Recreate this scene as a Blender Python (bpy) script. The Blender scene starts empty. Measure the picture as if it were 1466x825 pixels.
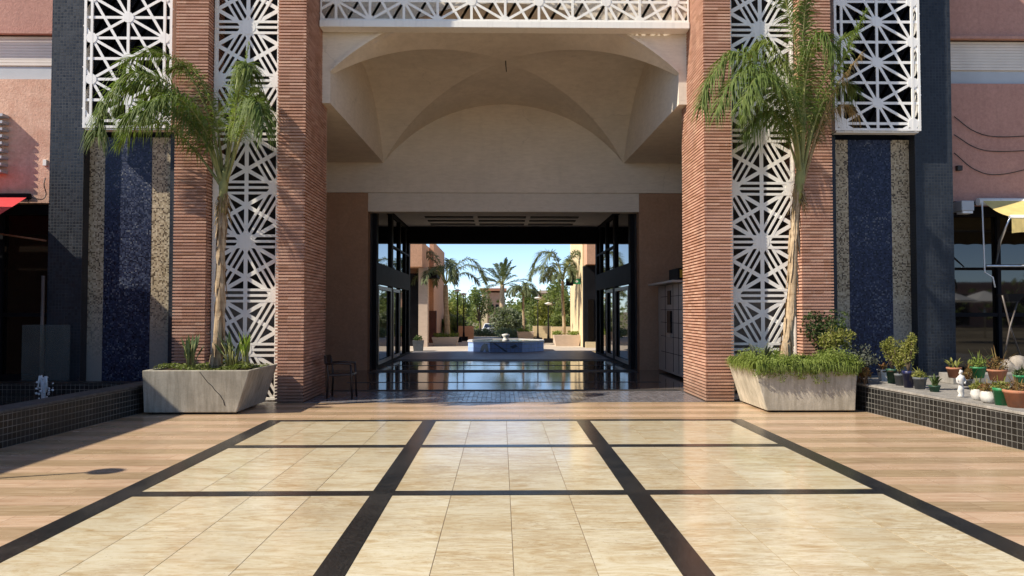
import bpy, bmesh, math, random
from mathutils import Vector, Matrix
R = math.radians
sc = bpy.context.scene
COL = sc.collection
# ------------------------------------------------------------------ camera model
CAM = Vector((-0.08, 0.0, 1.6)); F = 1060.0
YAW, PITCH = R(0.86), R(1.76)          # turned right, tilted up
ROT = Matrix.Rotation(-YAW, 3, 'Z') @ Matrix.Rotation(R(90) + PITCH, 3, 'X')
def W(px, py, Y):
    """world point seen at photo pixel (px,py) on the plane y=Y"""
    d = ROT @ Vector(((px - 733) / F, (412.5 - py) / F, -1.0))
    return CAM + d * ((Y - CAM.y) / d.y)
def G(px, py, z=0.0):
    d = ROT @ Vector(((px - 733) / F, (412.5 - py) / F, -1.0))
    return CAM + d * ((z - CAM.z) / d.z)

# ------------------------------------------------------------------ object helpers
ORG = {}
def tag(o, label=None, cat=None, group=None, kind=None):
    if label: o['label'] = label
    if cat: o['category'] = cat
    if group: o['group'] = group
    if kind: o['kind'] = kind
    return o
def thing(name, loc, label, cat, group=None):
    o = bpy.data.objects.new(name, None); COL.objects.link(o)
    o.location = loc; o.empty_display_size = 0.2
    ORG[o.name] = Vector(loc)
    return tag(o, label, cat, group)
def org(o):
    return ORG[o.name]
class MB:
    def __init__(s): s.bm = bmesh.new()
    def quad(s, *ps):
        return s.bm.faces.new([s.bm.verts.new(p) for p in ps])
    def box(s, x0, x1, y0, y1, z0, z1):
        x0, x1 = min(x0, x1), max(x0, x1); y0, y1 = min(y0, y1), max(y0, y1); z0, z1 = min(z0, z1), max(z0, z1)
        v = [s.bm.verts.new(p) for p in ((x0,y0,z0),(x1,y0,z0),(x1,y1,z0),(x0,y1,z0),(x0,y0,z1),(x1,y0,z1),(x1,y1,z1),(x0,y1,z1))]
        for f in ((3,2,1,0),(4,5,6,7),(0,1,5,4),(1,2,6,5),(2,3,7,6),(3,0,4,7)):
            s.bm.faces.new([v[i] for i in f])
        return s
    def hexa(s, b, t):
        v = [s.bm.verts.new(p) for p in list(b) + list(t)]
        n = len(b)
        s.bm.faces.new(v[:n][::-1]); s.bm.faces.new(v[n:])
        for i in range(n):
            j = (i + 1) % n
            s.bm.faces.new((v[i], v[j], v[n + j], v[n + i]))
        return s
    def tube(s, pts, rad, n=8, cap=True):
        pts = [Vector(p) for p in pts]
        if not hasattr(rad, '__len__'): rad = [rad] * len(pts)
        rings = []; ref = None
        for i, p in enumerate(pts):
            t = (pts[min(i+1, len(pts)-1)] - pts[max(i-1, 0)]).normalized()
            if ref is None:
                ref = Vector((0,0,1)).cross(t)
                if ref.length < 1e-3: ref = Vector((1,0,0))
            ref = (ref - t * ref.dot(t)).normalized()
            b = t.cross(ref)
            rings.append([s.bm.verts.new(p + (ref * math.cos(a) + b * math.sin(a)) * rad[i]) for a in [2*math.pi*k/n for k in range(n)]])
        for a, b in zip(rings, rings[1:]):
            for k in range(n):
                f = s.bm.faces.new((a[k], a[(k+1)%n], b[(k+1)%n], b[k])); f.smooth = True
        if cap:
            s.bm.faces.new(rings[0][::-1]); s.bm.faces.new(rings[-1])
        return s
    def lathe(s, prof, c, n=20, smooth=True, ang=0.0, sq=1.0):
        c = Vector(c); rings = []
        for r, z in prof:
            rings.append([s.bm.verts.new(c + Vector((r*math.cos(2*math.pi*k/n+ang), r*sq*math.sin(2*math.pi*k/n+ang), z))) for k in range(n)])
        for a, b in zip(rings, rings[1:]):
            for k in range(n):
                f = s.bm.faces.new((a[k], a[(k+1)%n], b[(k+1)%n], b[k])); f.smooth = smooth
        s.bm.faces.new(rings[0][::-1]); s.bm.faces.new(rings[-1])
        return s
    def prism_xz(s, poly, y0, y1):
        a = [s.bm.verts.new((x, y0, z)) for x, z in poly]; b = [s.bm.verts.new((x, y1, z)) for x, z in poly]
        n = len(poly)
        s.bm.faces.new(a); s.bm.faces.new(b[::-1])
        for i in range(n):
            j = (i+1) % n
            s.bm.faces.new((a[j], a[i], b[i], b[j]))
        return s
    def strip(s, pts, wvec, ws):
        prev = None
        for p, w in zip(pts, ws):
            p = Vector(p); cur = (s.bm.verts.new(p - wvec*w), s.bm.verts.new(p + wvec*w))
            if prev: s.bm.faces.new((prev[0], prev[1], cur[1], cur[0]))
            prev = cur
        return s
    def ball(s, c, r, sub=1, sc3=(1,1,1)):
        m = Matrix.Translation(c) @ Matrix.Diagonal((r*sc3[0], r*sc3[1], r*sc3[2], 1))
        res = bmesh.ops.create_icosphere(s.bm, subdivisions=sub, radius=1.0, matrix=m)
        for v in res['verts']:
            for f in v.link_faces: f.smooth = True
        return s
    def build(s, name, mat, parent=None, bevel=0.0, recalc=True):
        if recalc: bmesh.ops.recalc_face_normals(s.bm, faces=s.bm.faces)
        me = bpy.data.meshes.new(name)
        if parent is not None:
            o0 = org(parent)
        else:
            xs = [v.co for v in s.bm.verts]
            o0 = Vector(((min(v.x for v in xs)+max(v.x for v in xs))/2, (min(v.y for v in xs)+max(v.y for v in xs))/2, min(v.z for v in xs)))
        bmesh.ops.translate(s.bm, verts=s.bm.verts, vec=-o0)
        s.bm.to_mesh(me); s.bm.free()
        o = bpy.data.objects.new(name, me); COL.objects.link(o)
        me.materials.append(mat)
        if parent is not None: o.parent = parent
        else: o.location = o0
        ORG[o.name] = o0
        if bevel:
            b = o.modifiers.new('bevel', 'BEVEL'); b.width = bevel; b.segments = 2; b.limit_method = 'ANGLE'
        return o
def struct(mb, name, mat):
    return tag(mb.build(name, mat), kind='structure')

# ------------------------------------------------------------------ material helpers
class NT:
    def __init__(s, name):
        s.m = bpy.data.materials.new(name); s.m.use_nodes = True
        s.t = s.m.node_tree; s.b = s.t.nodes['Principled BSDF']; s.out = s.t.nodes['Material Output']
        g = s.t.nodes.new('ShaderNodeNewGeometry'); s.pos = g.outputs['Position']; s.geo = g
    def n(s, typ, **kw):
        x = s.t.nodes.new(typ)
        for k, v in kw.items(): setattr(x, k, v)
        return x
    def link(s, a, b): s.t.links.new(a, b)
    def set(s, inp, v):
        if isinstance(v, (int, float)): inp.default_value = v
        elif isinstance(v, (tuple, list)):
            inp.default_value = tuple(v) + ((1,) if len(v) == 3 and inp.type == 'RGBA' else ())
        else: s.link(v, inp)
    def mapv(s, vec, scale=(1,1,1), loc=(0,0,0), rot=(0,0,0)):
        x = s.n('ShaderNodeMapping'); s.link(vec, x.inputs[0])
        x.inputs['Scale'].default_value = scale; x.inputs['Location'].default_value = loc; x.inputs['Rotation'].default_value = rot
        return x.outputs[0]
    def noise(s, vec, scale=5, detail=4, rough=.55, dist=0):
        x = s.n('ShaderNodeTexNoise'); s.link(vec, x.inputs['Vector'])
        x.inputs['Scale'].default_value = scale; x.inputs['Detail'].default_value = detail; x.inputs['Roughness'].default_value = rough; x.inputs['Distortion'].default_value = dist
        return x.outputs['Fac']
    def math(s, op, a, b=0.0, c=0.0, clamp=False):
        x = s.n('ShaderNodeMath', operation=op); x.use_clamp = clamp
        s.set(x.inputs[0], a); s.set(x.inputs[1], b); s.set(x.inputs[2], c)
        return x.outputs[0]
    def ramp(s, fac, stops, interp='LINEAR'):
        x = s.n('ShaderNodeValToRGB'); s.link(fac, x.inputs[0]); cr = x.color_ramp; cr.interpolation = interp
        while len(cr.elements) < len(stops): cr.elements.new(.5)
        for e, (p, c) in zip(cr.elements, stops):
            e.position = p; e.color = tuple(c) + (1,) if len(c) == 3 else c
        return x.outputs[0]
    def mix(s, fac, a, b, blend='MIX'):
        x = s.n('ShaderNodeMix', data_type='RGBA', blend_type=blend)
        s.set(x.inputs[0], fac); s.set(x.inputs[6], a); s.set(x.inputs[7], b)
        return x.outputs[2]
    def sep(s, vec):
        x = s.n('ShaderNodeSeparateXYZ'); s.link(vec, x.inputs[0]); return x.outputs
    def comb(s, x_, y_, z_=0.0):
        x = s.n('ShaderNodeCombineXYZ'); s.set(x.inputs[0], x_); s.set(x.inputs[1], y_); s.set(x.inputs[2], z_)
        return x.outputs[0]
    def snapnoise(s, vec, inc):
        v = s.n('ShaderNodeVectorMath', operation='SNAP'); s.link(vec, v.inputs[0]); v.inputs[1].default_value = inc
        o = s.n('ShaderNodeVectorMath', operation='ADD'); s.link(v.outputs[0], o.inputs[0]); o.inputs[1].default_value = (.0013, .0017, .0011)
        w = s.n('ShaderNodeTexWhiteNoise', noise_dimensions='3D'); s.link(o.outputs[0], w.inputs['Vector'])
        return w.outputs['Value']
    def bump(s, h, strength=.3, dist=.02):
        x = s.n('ShaderNodeBump'); s.link(h, x.inputs['Height']); x.inputs['Strength'].default_value = strength; x.inputs['Distance'].default_value = dist
        s.link(x.outputs[0], s.b.inputs['Normal'])
    def fin(s, col=None, rough=None, spec=None, metal=None, ior=None):
        if col is not None: s.set(s.b.inputs['Base Color'], col)
        if rough is not None: s.set(s.b.inputs['Roughness'], rough)
        if spec is not None: s.set(s.b.inputs['Specular IOR Level'], spec)
        if metal is not None: s.set(s.b.inputs['Metallic'], metal)
        if ior is not None: s.set(s.b.inputs['IOR'], ior)
        return s.m
def sc_(c, k): return tuple(x * k for x in c)
def plain(name, c, rough=.5, var=.18, scale=6, metal=0.0, spec=.5, bump=0.0):
    t = NT(name); f = t.noise(t.pos, scale, 5)
    col = t.ramp(f, [(.3, sc_(c, 1 - var)), (.7, sc_(c, 1 + var))])
    if bump: t.bump(t.noise(t.pos, scale * 9, 4), bump, .01)
    return t.fin(col, rough, spec, metal)
def m_brick():
    t = NT('ridged_brick'); p = t.sep(t.pos)
    u = t.math('ADD', p[0], p[1])
    v = t.comb(u, p[2])
    w = t.snapnoise(v, (.23, .0556, 1))
    c = t.ramp(w, [(0, (.42, .225, .145)), (.35, (.50, .275, .19)), (.7, (.54, .31, .22)), (1, (.60, .37, .26))])
    st = t.noise(t.mapv(t.pos, (1.2, 1.2, .5)), 1.6, 6, .65)
    c = t.mix(t.ramp(st, [(.52, (0,0,0)), (.78, (.55,.55,.55))]), c, (.24, .13, .10))
    mr = t.n('ShaderNodeMapRange'); t.link(t.math('ADD', p[2], t.math('MULTIPLY', t.noise(t.pos, 4, 5, .7), -.7)), mr.inputs[0]); mr.inputs[1].default_value = .35; mr.inputs[2].default_value = -.35
    c = t.mix(t.math('MULTIPLY', mr.outputs[0], .6), c, (.17, .12, .09))
    ef = t.noise(t.mapv(t.pos, (1, 1, .6)), 5, 6, .7)
    c = t.mix(t.ramp(ef, [(.62, (0,0,0)), (.74, (.5,.5,.5))]), c, (.62, .50, .42))
    gr = t.noise(t.pos, 38, 5, .7)
    c = t.mix(.5, c, t.ramp(gr, [(.3, (.6,.6,.6)), (.7, (1,1,1))]), 'MULTIPLY')
    t.bump(t.noise(t.pos, 55, 4), .35, .01)
    return t.fin(c, .9, .15)
def m_stucco(name, c, c2, rough=.9):
    t = NT(name)
    f = t.noise(t.pos, 2.2, 8, .7, .6); g = t.noise(t.pos, 14, 5, .7, .4)
    col = t.mix(t.ramp(f, [(.32, (0,0,0)), (.68, (1,1,1))]), c, c2)
    col = t.mix(.55, col, t.ramp(g, [(.3, (.62,.6,.58)), (.65, (1,1,1))]), 'MULTIPLY')
    st = t.noise(t.mapv(t.pos, (3.5, 3.5, .25)), 2, 5, .6)
    col = t.mix(t.ramp(st, [(.55, (0,0,0)), (.8, (.35,.35,.35))]), col, sc_(c, .55))
    t.bump(t.noise(t.pos, 26, 6, .7), .6, .02)
    return t.fin(col, rough, .2)
def m_plaster(name, c, var=.06):
    t = NT(name)
    f = t.noise(t.pos, .9, 6, .6); g = t.noise(t.mapv(t.pos, (1.5, 1.5, 6)), 3, 6, .7)
    col = t.ramp(f, [(.3, sc_(c, 1 - var)), (.7, sc_(c, 1 + var))])
    col = t.mix(.45, col, t.ramp(g, [(.35, (.76,.75,.73)), (.6, (1,1,1))]), 'MULTIPLY')
    ws = t.noise(t.mapv(t.pos, (2.2, 2.2, .3)), 1.4, 6, .65)
    col = t.mix(t.ramp(ws, [(.56, (0,0,0)), (.75, (.22,.22,.22))]), col, sc_(c, .6))
    vo = t.n('ShaderNodeTexVoronoi', feature='DISTANCE_TO_EDGE'); vo.inputs['Scale'].default_value = .42
    wp = t.n('ShaderNodeVectorMath', operation='ADD'); t.link(t.pos, wp.inputs[0])
    nz = t.n('ShaderNodeTexNoise'); nz.inputs['Scale'].default_value = 1.6; nz.inputs['Detail'].default_value = 6; t.link(t.pos, nz.inputs['Vector'])
    t.link(nz.outputs['Color'], wp.inputs[1]); t.link(wp.outputs[0], vo.inputs['Vector'])
    ck = t.ramp(vo.outputs['Distance'], [(0, (1,1,1)), (.006, (0,0,0))])
    cm = t.ramp(t.noise(t.pos, .8, 3), [(.5, (0,0,0)), (.62, (.35,.35,.35))])
    col = t.mix(t.math('MULTIPLY', ck, cm), col, sc_(c, .35))
    pt = t.noise(t.pos, .55, 3, .5)
    col = t.mix(t.ramp(pt, [(.55, (0,0,0)), (.6, (.22,.22,.22))]), col, sc_(c, .82))
    t.bump(t.noise(t.pos, 30, 5), .12, .01)
    return t.fin(col, .85, .2)
def m_tile(name, c, grout, size=.085, rough=.28, var=.5, gw=.06, flat=False, stain=True):
    t = NT(name); p = t.sep(t.pos)
    if flat: v = t.comb(p[0], p[1])
    else: v = t.comb(t.math('ADD', p[0], p[1]), p[2])
    w = t.snapnoise(v, (size, size, 1))
    q = t.sep(v)
    def edge(o):
        fr = t.math('FRACT', t.math('DIVIDE', o, size))
        return t.math('LESS_THAN', t.math('MINIMUM', fr, t.math('SUBTRACT', 1.0, fr)), gw)
    g = t.math('MAXIMUM', edge(q[0]), edge(q[1]))
    col = t.ramp(w, [(0, sc_(c, 1 - var)), (1, sc_(c, 1 + var))])
    gn = t.noise(t.pos, 3.0, 4)
    gc = t.ramp(gn, [(.35, sc_(grout, .45)), (.7, grout)])
    col = t.mix(g, col, gc)
    if stain:
        st = t.noise(t.mapv(t.pos, (5, 5, .6)), 1.5, 6, .7)
        col = t.mix(t.ramp(st, [(.58, (0,0,0)), (.8, (.4,.4,.4))]), col, (.10, .10, .10))
    t.bump(t.math('SUBTRACT', t.math('MULTIPLY', w, .35), g), .35, .006)
    rg = t.math('ADD', t.math('MULTIPLY', g, .4), t.math('ADD', rough, t.math('MULTIPLY', w, .15)))
    return t.fin(col, rg, .3)
def m_mosaic(name, stops, size=.025, rough=.35, fade=None):
    t = NT(name); p = t.sep(t.pos)
    v = t.comb(t.math('ADD', p[0], p[1]), p[2])
    w = t.snapnoise(v, (size, size, 1))
    cl = t.noise(t.pos, 2.2, 4)
    w2 = t.math('ADD', w, t.math('MULTIPLY', t.math('SUBTRACT', cl, .5), .5))
    col = t.ramp(w2, stops)
    if fade:
        z0, z1, fc = fade
        f = t.math('ADD', p[2], t.math('MULTIPLY', t.noise(t.pos, 2.5, 4), 1.2))
        mr = t.n('ShaderNodeMapRange'); t.link(f, mr.inputs[0]); mr.inputs[1].default_value = z1; mr.inputs[2].default_value = z0
        col = t.mix(mr.outputs[0], col, fc)
    t.bump(w, .4, .006)
    return t.fin(col, t.math('ADD', rough, t.math('MULTIPLY', w, .3)), .25)
def m_cream():
    t = NT('cream_travertine'); p = t.sep(t.pos)
    w = t.geo.outputs['Random Per Island']
    off = t.comb(t.math('MULTIPLY', w, 17.0), t.math('MULTIPLY', w, 9.0), w)
    va = t.n('ShaderNodeVectorMath', operation='ADD'); t.link(t.pos, va.inputs[0]); t.link(off, va.inputs[1])
    s1 = t.noise(t.mapv(va.outputs[0], (1.0, 3.2, 1)), 1.9, 10, .72, 1.6)
    s2 = t.noise(t.mapv(va.outputs[0], (2.2, 13, 1)), 2.6, 8, .75, 1.2)
    col = t.ramp(s1, [(.30, (.46, .34, .18)), (.42, (.59, .49, .31)), (.52, (.67, .60, .425)), (.75, (.72, .665, .515))])
    vn = t.noise(t.mapv(va.outputs[0], (1.0, 6.0, 1)), 1.7, 9, .66, 2.2)
    vd = t.math('ABSOLUTE', t.math('SUBTRACT', vn, .5))
    vein = t.ramp(vd, [(.0, (1,1,1)), (.03, (.35,.35,.35)), (.07, (0,0,0))])
    vm = t.ramp(t.noise(va.outputs[0], 1.1, 4), [(.40, (0,0,0)), (.58, (.62,.62,.62))])
    col = t.mix(t.math('MULTIPLY', vein, vm), col, (.36, .24, .11))
    col = t.mix(.5, col, t.ramp(s2, [(.36, (.66,.55,.40)), (.47, (1,1,1))]), 'MULTIPLY')
    col = t.mix(.5, col, t.ramp(w, [(0, (.78,.75,.70)), (1, (1,1,1))]), 'MULTIPLY')
    pv = t.noise(t.mapv(va.outputs[0], (1.0, 2.4, 1)), 1.25, 8, .7, 1.0)
    col = t.mix(t.ramp(pv, [(.48, (0,0,0)), (.68, (.42,.42,.42))]), col, (.44, .31, .155))
    dirt = t.noise(t.pos, .7, 6, .65)
    col = t.mix(t.ramp(dirt, [(.50, (0,0,0)), (.85, (.3,.3,.3))]), col, (.33, .25, .16))
    spk = t.noise(t.pos, 34, 3, .6)
    col = t.mix(t.ramp(spk, [(.66, (0,0,0)), (.73, (.5,.5,.5))]), col, (.13, .10, .07))
    scf = t.noise(t.mapv(t.pos, (1, 1, 1), (0,0,0), (0,0,.7)), .45, 7, .75)
    col = t.mix(t.ramp(scf, [(.52, (0,0,0)), (.7, (.28,.28,.28))]), col, (.24, .18, .12))
    rg = t.math('ADD', .06, t.math('MULTIPLY', t.noise(t.pos, 2.0, 5), .16))
    t.bump(t.noise(t.pos, .9, 2), .03, .02)
    return t.fin(col, rg, .5)
def m_pink():
    t = NT('pink_travertine'); p = t.sep(t.pos)
    row = .31
    yi = t.math('FLOOR', t.math('DIVIDE', p[1], row))
    alt = t.math('MODULO', t.math('ABSOLUTE', yi), 2.0)
    rn = t.snapnoise(t.comb(0.0, p[1]), (1, row, 1))
    tn = t.snapnoise(t.comb(t.math('ADD', p[0], t.math('MULTIPLY', rn, 3.1)), p[1]), (.93, row, 1))
    off = t.comb(t.math('MULTIPLY', tn, 13.0), t.math('MULTIPLY', rn, 7.0), tn)
    va = t.n('ShaderNodeVectorMath', operation='ADD'); t.link(t.pos, va.inputs[0]); t.link(off, va.inputs[1])
    s1 = t.noise(t.mapv(va.outputs[0], (.9, 9, 1)), 2.0, 8, .66, 1.0)
    a = t.ramp(s1, [(.3, (.48, .305, .185)), (.5, (.61, .425, .28)), (.72, (.69, .53, .38))])
    b = t.ramp(s1, [(.3, (.31, .21, .118)), (.5, (.41, .295, .17)), (.72, (.52, .39, .25))])
    m = t.math('ADD', t.math('MULTIPLY', alt, .75), t.math('MULTIPLY', rn, .25))
    col = t.mix(m, a, b)
    col = t.mix(.6, col, t.ramp(tn, [(0, (.80,.78,.76)), (1, (1,1,1))]), 'MULTIPLY')
    fy = t.math('FRACT', t.math('DIVIDE', p[1], row)); ed = t.math('LESS_THAN', fy, .018)
    xo = t.math('ADD', p[0], t.math('MULTIPLY', rn, 3.1))
    ex = t.math('LESS_THAN', t.math('FRACT', t.math('DIVIDE', xo, .93)), .006)
    col = t.mix(t.math('MULTIPLY', t.math('MAXIMUM', ed, ex), .6), col, (.2, .12, .07))
    dirt = t.noise(t.pos, .6, 6, .65)
    col = t.mix(t.ramp(dirt, [(.5, (0,0,0)), (.85, (.35,.35,.35))]), col, (.25, .15, .09))
    spk = t.noise(t.pos, 34, 3, .6)
    col = t.mix(t.ramp(spk, [(.66, (0,0,0)), (.73, (.5,.5,.5))]), col, (.13, .10, .07))
    scf = t.noise(t.mapv(t.pos, (1, 1, 1), (0,0,0), (0,0,.7)), .45, 7, .75)
    col = t.mix(t.ramp(scf, [(.52, (0,0,0)), (.7, (.28,.28,.28))]), col, (.24, .18, .12))
    rg = t.math('ADD', .13, t.math('MULTIPLY', t.noise(t.pos, 1.7, 5), .25))
    return t.fin(col, rg, .45)
def m_granite(name, c, rough=.1, speck=.03, tiles=None):
    t = NT(name); f = t.noise(t.pos, 90, 2, .5)
    col = t.ramp(f, [(.40, c), (.62, tuple(x + speck for x in c))])
    dust = t.noise(t.pos, 1.3, 6, .7)
    col = t.mix(t.ramp(dust, [(.45, (0,0,0)), (.8, (.22,.22,.22))]), col, (.16, .14, .12))
    if tiles:
        p = t.sep(t.pos)
        def e(o, s_):
            fr = t.math('FRACT', t.math('DIVIDE', o, s_)); return t.math('LESS_THAN', fr, .012)
        col = t.mix(t.math('MULTIPLY', t.math('MAXIMUM', e(p[0], tiles), e(p[1], tiles)), .8), col, (.012, .011, .01))
        t.bump(t.noise(t.pos, 1.6, 3), .03, .03)
    rg = t.math('ADD', rough, t.math('MULTIPLY', t.noise(t.pos, 2.2, 5), rough))
    return t.fin(col, rg, .5)
def m_concrete(name='planter_concrete', c=(.40, .37, .30)):
    t = NT(name)
    f = t.noise(t.pos, 2.5, 7, .65); g = t.noise(t.mapv(t.pos, (9, 9, .8)), 1.6, 6, .65); h = t.noise(t.pos, 45, 3)
    col = t.ramp(f, [(.3, sc_(c, .78)), (.7, sc_(c, 1.15))])
    col = t.mix(.75, col, t.ramp(g, [(.38, (.62,.61,.58)), (.6, (1,1,1))]), 'MULTIPLY')
    col = t.mix(.3, col, t.ramp(h, [(.35, (.7,.7,.7)), (.6, (1,1,1))]), 'MULTIPLY')
    t.bump(h, .25, .01)
    return t.fin(col, .85, .25)
def m_leaf(name, c1, c2, trans=.3, rough=.42, scale=7):
    t = NT(name)
    f = t.noise(t.pos, scale, 3)
    col = t.ramp(f, [(.35, c1), (.65, c2)])
    t.fin(col, rough, .22)
    tr = t.n('ShaderNodeBsdfTranslucent'); t.link(t.mix(1.0, col, (1.0, 1.15, .55), 'MULTIPLY'), tr.inputs[0])
    ms = t.n('ShaderNodeMixShader'); ms.inputs[0].default_value = trans
    t.link(t.b.outputs[0], ms.inputs[1]); t.link(tr.outputs[0], ms.inputs[2]); t.link(ms.outputs[0], t.out.inputs[0])
    return t.m
def m_glass_dark(name, c=(.006, .007, .008), ior=1.9):
    t = NT(name); f = t.noise(t.pos, 1.2, 3)
    t.bump(f, .012, .02)
    return t.fin(c, .025, .5, 0, ior)
def m_clear(name, tint=(.7, .75, .72), op=.3):
    t = NT(name)
    t.fin(tint, .08, .5)
    tp = t.n('ShaderNodeBsdfTransparent'); tp.inputs[0].default_value = (.88, .92, .9, 1)
    sm = t.noise(t.pos, 4, 5, .7)
    fac = t.math('MULTIPLY', t.math('ADD', sm, .35), op)
    ms = t.n('ShaderNodeMixShader'); t.link(fac, ms.inputs[0])
    t.link(tp.outputs[0], ms.inputs[1]); t.link(t.b.outputs[0], ms.inputs[2]); t.link(ms.outputs[0], t.out.inputs[0])
    return t.m

def m_paint(name, c):
    t = NT(name)
    f = t.noise(t.mapv(t.pos, (7, 7, .5)), 1.8, 7, .65); g = t.noise(t.pos, 6, 5, .6)
    col = t.mix(t.ramp(f, [(.5, (0,0,0)), (.75, (.4,.4,.4))]), c, sc_(c, .66))
    col = t.mix(t.ramp(g, [(.62, (0,0,0)), (.8, (.35,.35,.35))]), col, (.40, .33, .25))
    return t.fin(col, .5, .4)
M = {}
M['brick'] = m_brick()
M['white'] = m_paint('white_painted_metal', (.82, .80, .75))
M['lattice'] = m_paint('offwhite_lattice_paint', (.80, .77, .69))
M['plaster'] = m_plaster('beige_plaster', (.73, .655, .54))
M['lintel'] = m_plaster('pale_lintel_plaster', (.72, .65, .54))
M['brown'] = m_stucco('brown_stucco', (.47, .285, .175), (.40, .24, .145))
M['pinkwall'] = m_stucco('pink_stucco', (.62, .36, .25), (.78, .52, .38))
M['pinkdark'] = m_stucco('shaded_pink_stucco', (.46, .25, .20), (.52, .29, .23))  # darker copy of the pink stucco; shade on right and upper walls painted in
M['tile'] = m_tile('dark_blue_tile', (.017, .022, .030), (.052, .057, .063), .058, .3, .28, .07)
M['tileblack'] = m_tile('black_basin_tile', (.013, .0125, .012), (.20, .195, .175), .078, .3, .4, .055)
M['gold'] = m_mosaic('gold_mosaic', [(0, (.07, .052, .032)), (.2, (.17, .125, .07)), (.3, (.34, .275, .17)), (.75, (.44, .36, .235)), (1, (.55, .47, .33))], fade=(1.2, 2.6, (.25, .24, .21)))
M['blue'] = m_mosaic('navy_mosaic', [(0, (.006, .008, .018)), (.55, (.015, .022, .054)), (.8, (.028, .040, .082)), (.95, (.055, .07, .11)), (1, (.13, .14, .16))], rough=.25)
M['cream'] = m_cream(); M['pink'] = m_pink()
M['black'] = m_granite('black_granite', (.010, .010, .010), .14, .02)
M['granite'] = m_granite('brown_granite', (.13, .105, .09), .055, .04, .62)
M['granite_matte'] = m_granite('honed_granite', (.020, .018, .018), .42, .015)
M['paving'] = m_plaster('pale_paving', (.50, .43, .35), .12)
M['concrete'] = m_concrete(); M['concretepale'] = m_concrete('pale_concrete', (.52, .47, .37))
M['coping'] = m_concrete('coping_stone', (.30, .28, .25))
M['darkwall'] = plain('dark_void_fill', (.030, .026, .022), .8)
M['greywall'] = plain('grey_back_panel', (.20, .19, .17), .8)
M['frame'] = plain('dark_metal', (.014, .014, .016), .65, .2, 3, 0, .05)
M['bronze'] = plain('bronze_frame', (.10, .08, .065), .4, .2, 3)
M['glass'] = m_glass_dark('dark_glass', (.006, .007, .008), 2.6); M['shopglass'] = m_glass_dark('shop_glass', (.012, .009, .007), 1.75)
M['steel'] = plain('brushed_steel', (.55, .55, .54), .3, .1, 8, 1.0)
M['shutter'] = plain('ivory_shutter', (.66, .60, .52), .5, .08, 2)
M['shutterlow'] = plain('grey_shutter', (.42, .44, .45), .5, .08, 2)
M['soil'] = plain('soil', (.06, .042, .028), .95, .35, 20, 0, .2, .6)
M['bark'] = None
def m_bark(name, a, b, zs=14):
    t = NT(name)
    f = t.noise(t.mapv(t.pos, (16, 16, 1.2)), 1.5, 7, .7); g = t.noise(t.mapv(t.pos, (1, 1, zs)), 1.2, 4)
    col = t.ramp(f, [(.3, a), (.55, b), (.75, sc_(b, 1.25))])
    col = t.mix(.5, col, t.ramp(g, [(.35, (.55,.5,.45)), (.6, (1,1,1))]), 'MULTIPLY')
    t.bump(f, .8, .03)
    return t.fin(col, .9, .2)
M['bark'] = m_bark('palm_bark', (.20, .13, .075), (.50, .38, .24))
M['bark2'] = m_bark('tree_bark', (.06, .045, .032), (.16, .12, .085))
M['palm'] = m_leaf('palm_leaf', (.085, .13, .026), (.18, .225, .065), .36, .62)
M['palmfar'] = m_leaf('date_palm_leaf', (.10, .13, .06), (.17, .20, .10), .2, .6)
M['palmlight'] = m_leaf('palm_leaf_light', (.15, .20, .04), (.25, .29, .08), .38, .4)
M['palmdry'] = m_leaf('palm_dry_fibre', (.30, .20, .09), (.42, .30, .15), .2, .7)
M['stalk'] = plain('palm_stalk', (.25, .25, .09), .6, .3, 5, 0, .2)
M['fern'] = m_leaf('fern_leaf', (.15, .20, .035), (.25, .30, .08), .35, .6, 9)
M['cover'] = m_leaf('ground_cover_leaf', (.09, .12, .025), (.18, .21, .06), .3, .5, 9)
M['shrub'] = m_leaf('shrub_leaf', (.035, .065, .018), (.09, .12, .04), .25, .5, 9)
M['strel'] = m_leaf('blade_leaf', (.07, .11, .05), (.14, .18, .09), .2, .35, 6)
M['strel2'] = m_leaf('bright_blade_leaf', (.14, .22, .03), (.22, .30, .05), .35, .4, 6)
M['yellowleaf'] = m_leaf('yellow_green_leaf', (.14, .16, .03), (.26, .25, .07), .3, .5, 12)
M['redleaf'] = m_leaf('reddish_leaf', (.16, .07, .03), (.20, .15, .05), .25, .5, 12)
M['dusty'] = m_leaf('dusty_leaf', (.06, .07, .05), (.12, .13, .10), .2, .6, 9)
M['tree'] = m_leaf('tree_leaf', (.13, .17, .05), (.26, .29, .11), .45, .5, 1.2)
M['treey'] = m_leaf('yellow_tree_leaf', (.16, .18, .03), (.28, .27, .07), .3, .5, 1.2)
M['olive'] = m_leaf('olive_leaf', (.14, .16, .10), (.25, .27, .18), .4, .6, 1.2)
def m_pot(name, c, rough):
    t = NT(name)
    f = t.noise(t.pos, 9, 5, .6); g = t.noise(t.mapv(t.pos, (1, 1, .35)), 16, 6, .7)
    col = t.ramp(f, [(.3, sc_(c, .78)), (.7, sc_(c, 1.18))])
    col = t.mix(t.ramp(g, [(.5, (0,0,0)), (.72, (.6,.6,.6))]), col, (.20, .17, .13))
    t.bump(g, .25, .006)
    return t.fin(col, t.math('ADD', rough, t.math('MULTIPLY', g, .25)), .4)
for nm, c, r_ in (('terracotta', (.38, .16, .085), .75), ('greenpot', (.02, .20, .07), .35), ('dkgreenpot', (.018, .075, .045), .4), ('navypot', (.012, .016, .07), .25), ('greypot', (.10, .11, .12), .5), ('whitepot', (.62, .60, .55), .4)):
    M[nm] = m_pot(nm + '_glaze', c, r_)
M['rock'] = m_concrete('garden_rock', (.34, .30, .25))
M['red'] = plain('red_canvas', (.55, .025, .03), .7, .12, 4)
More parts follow.
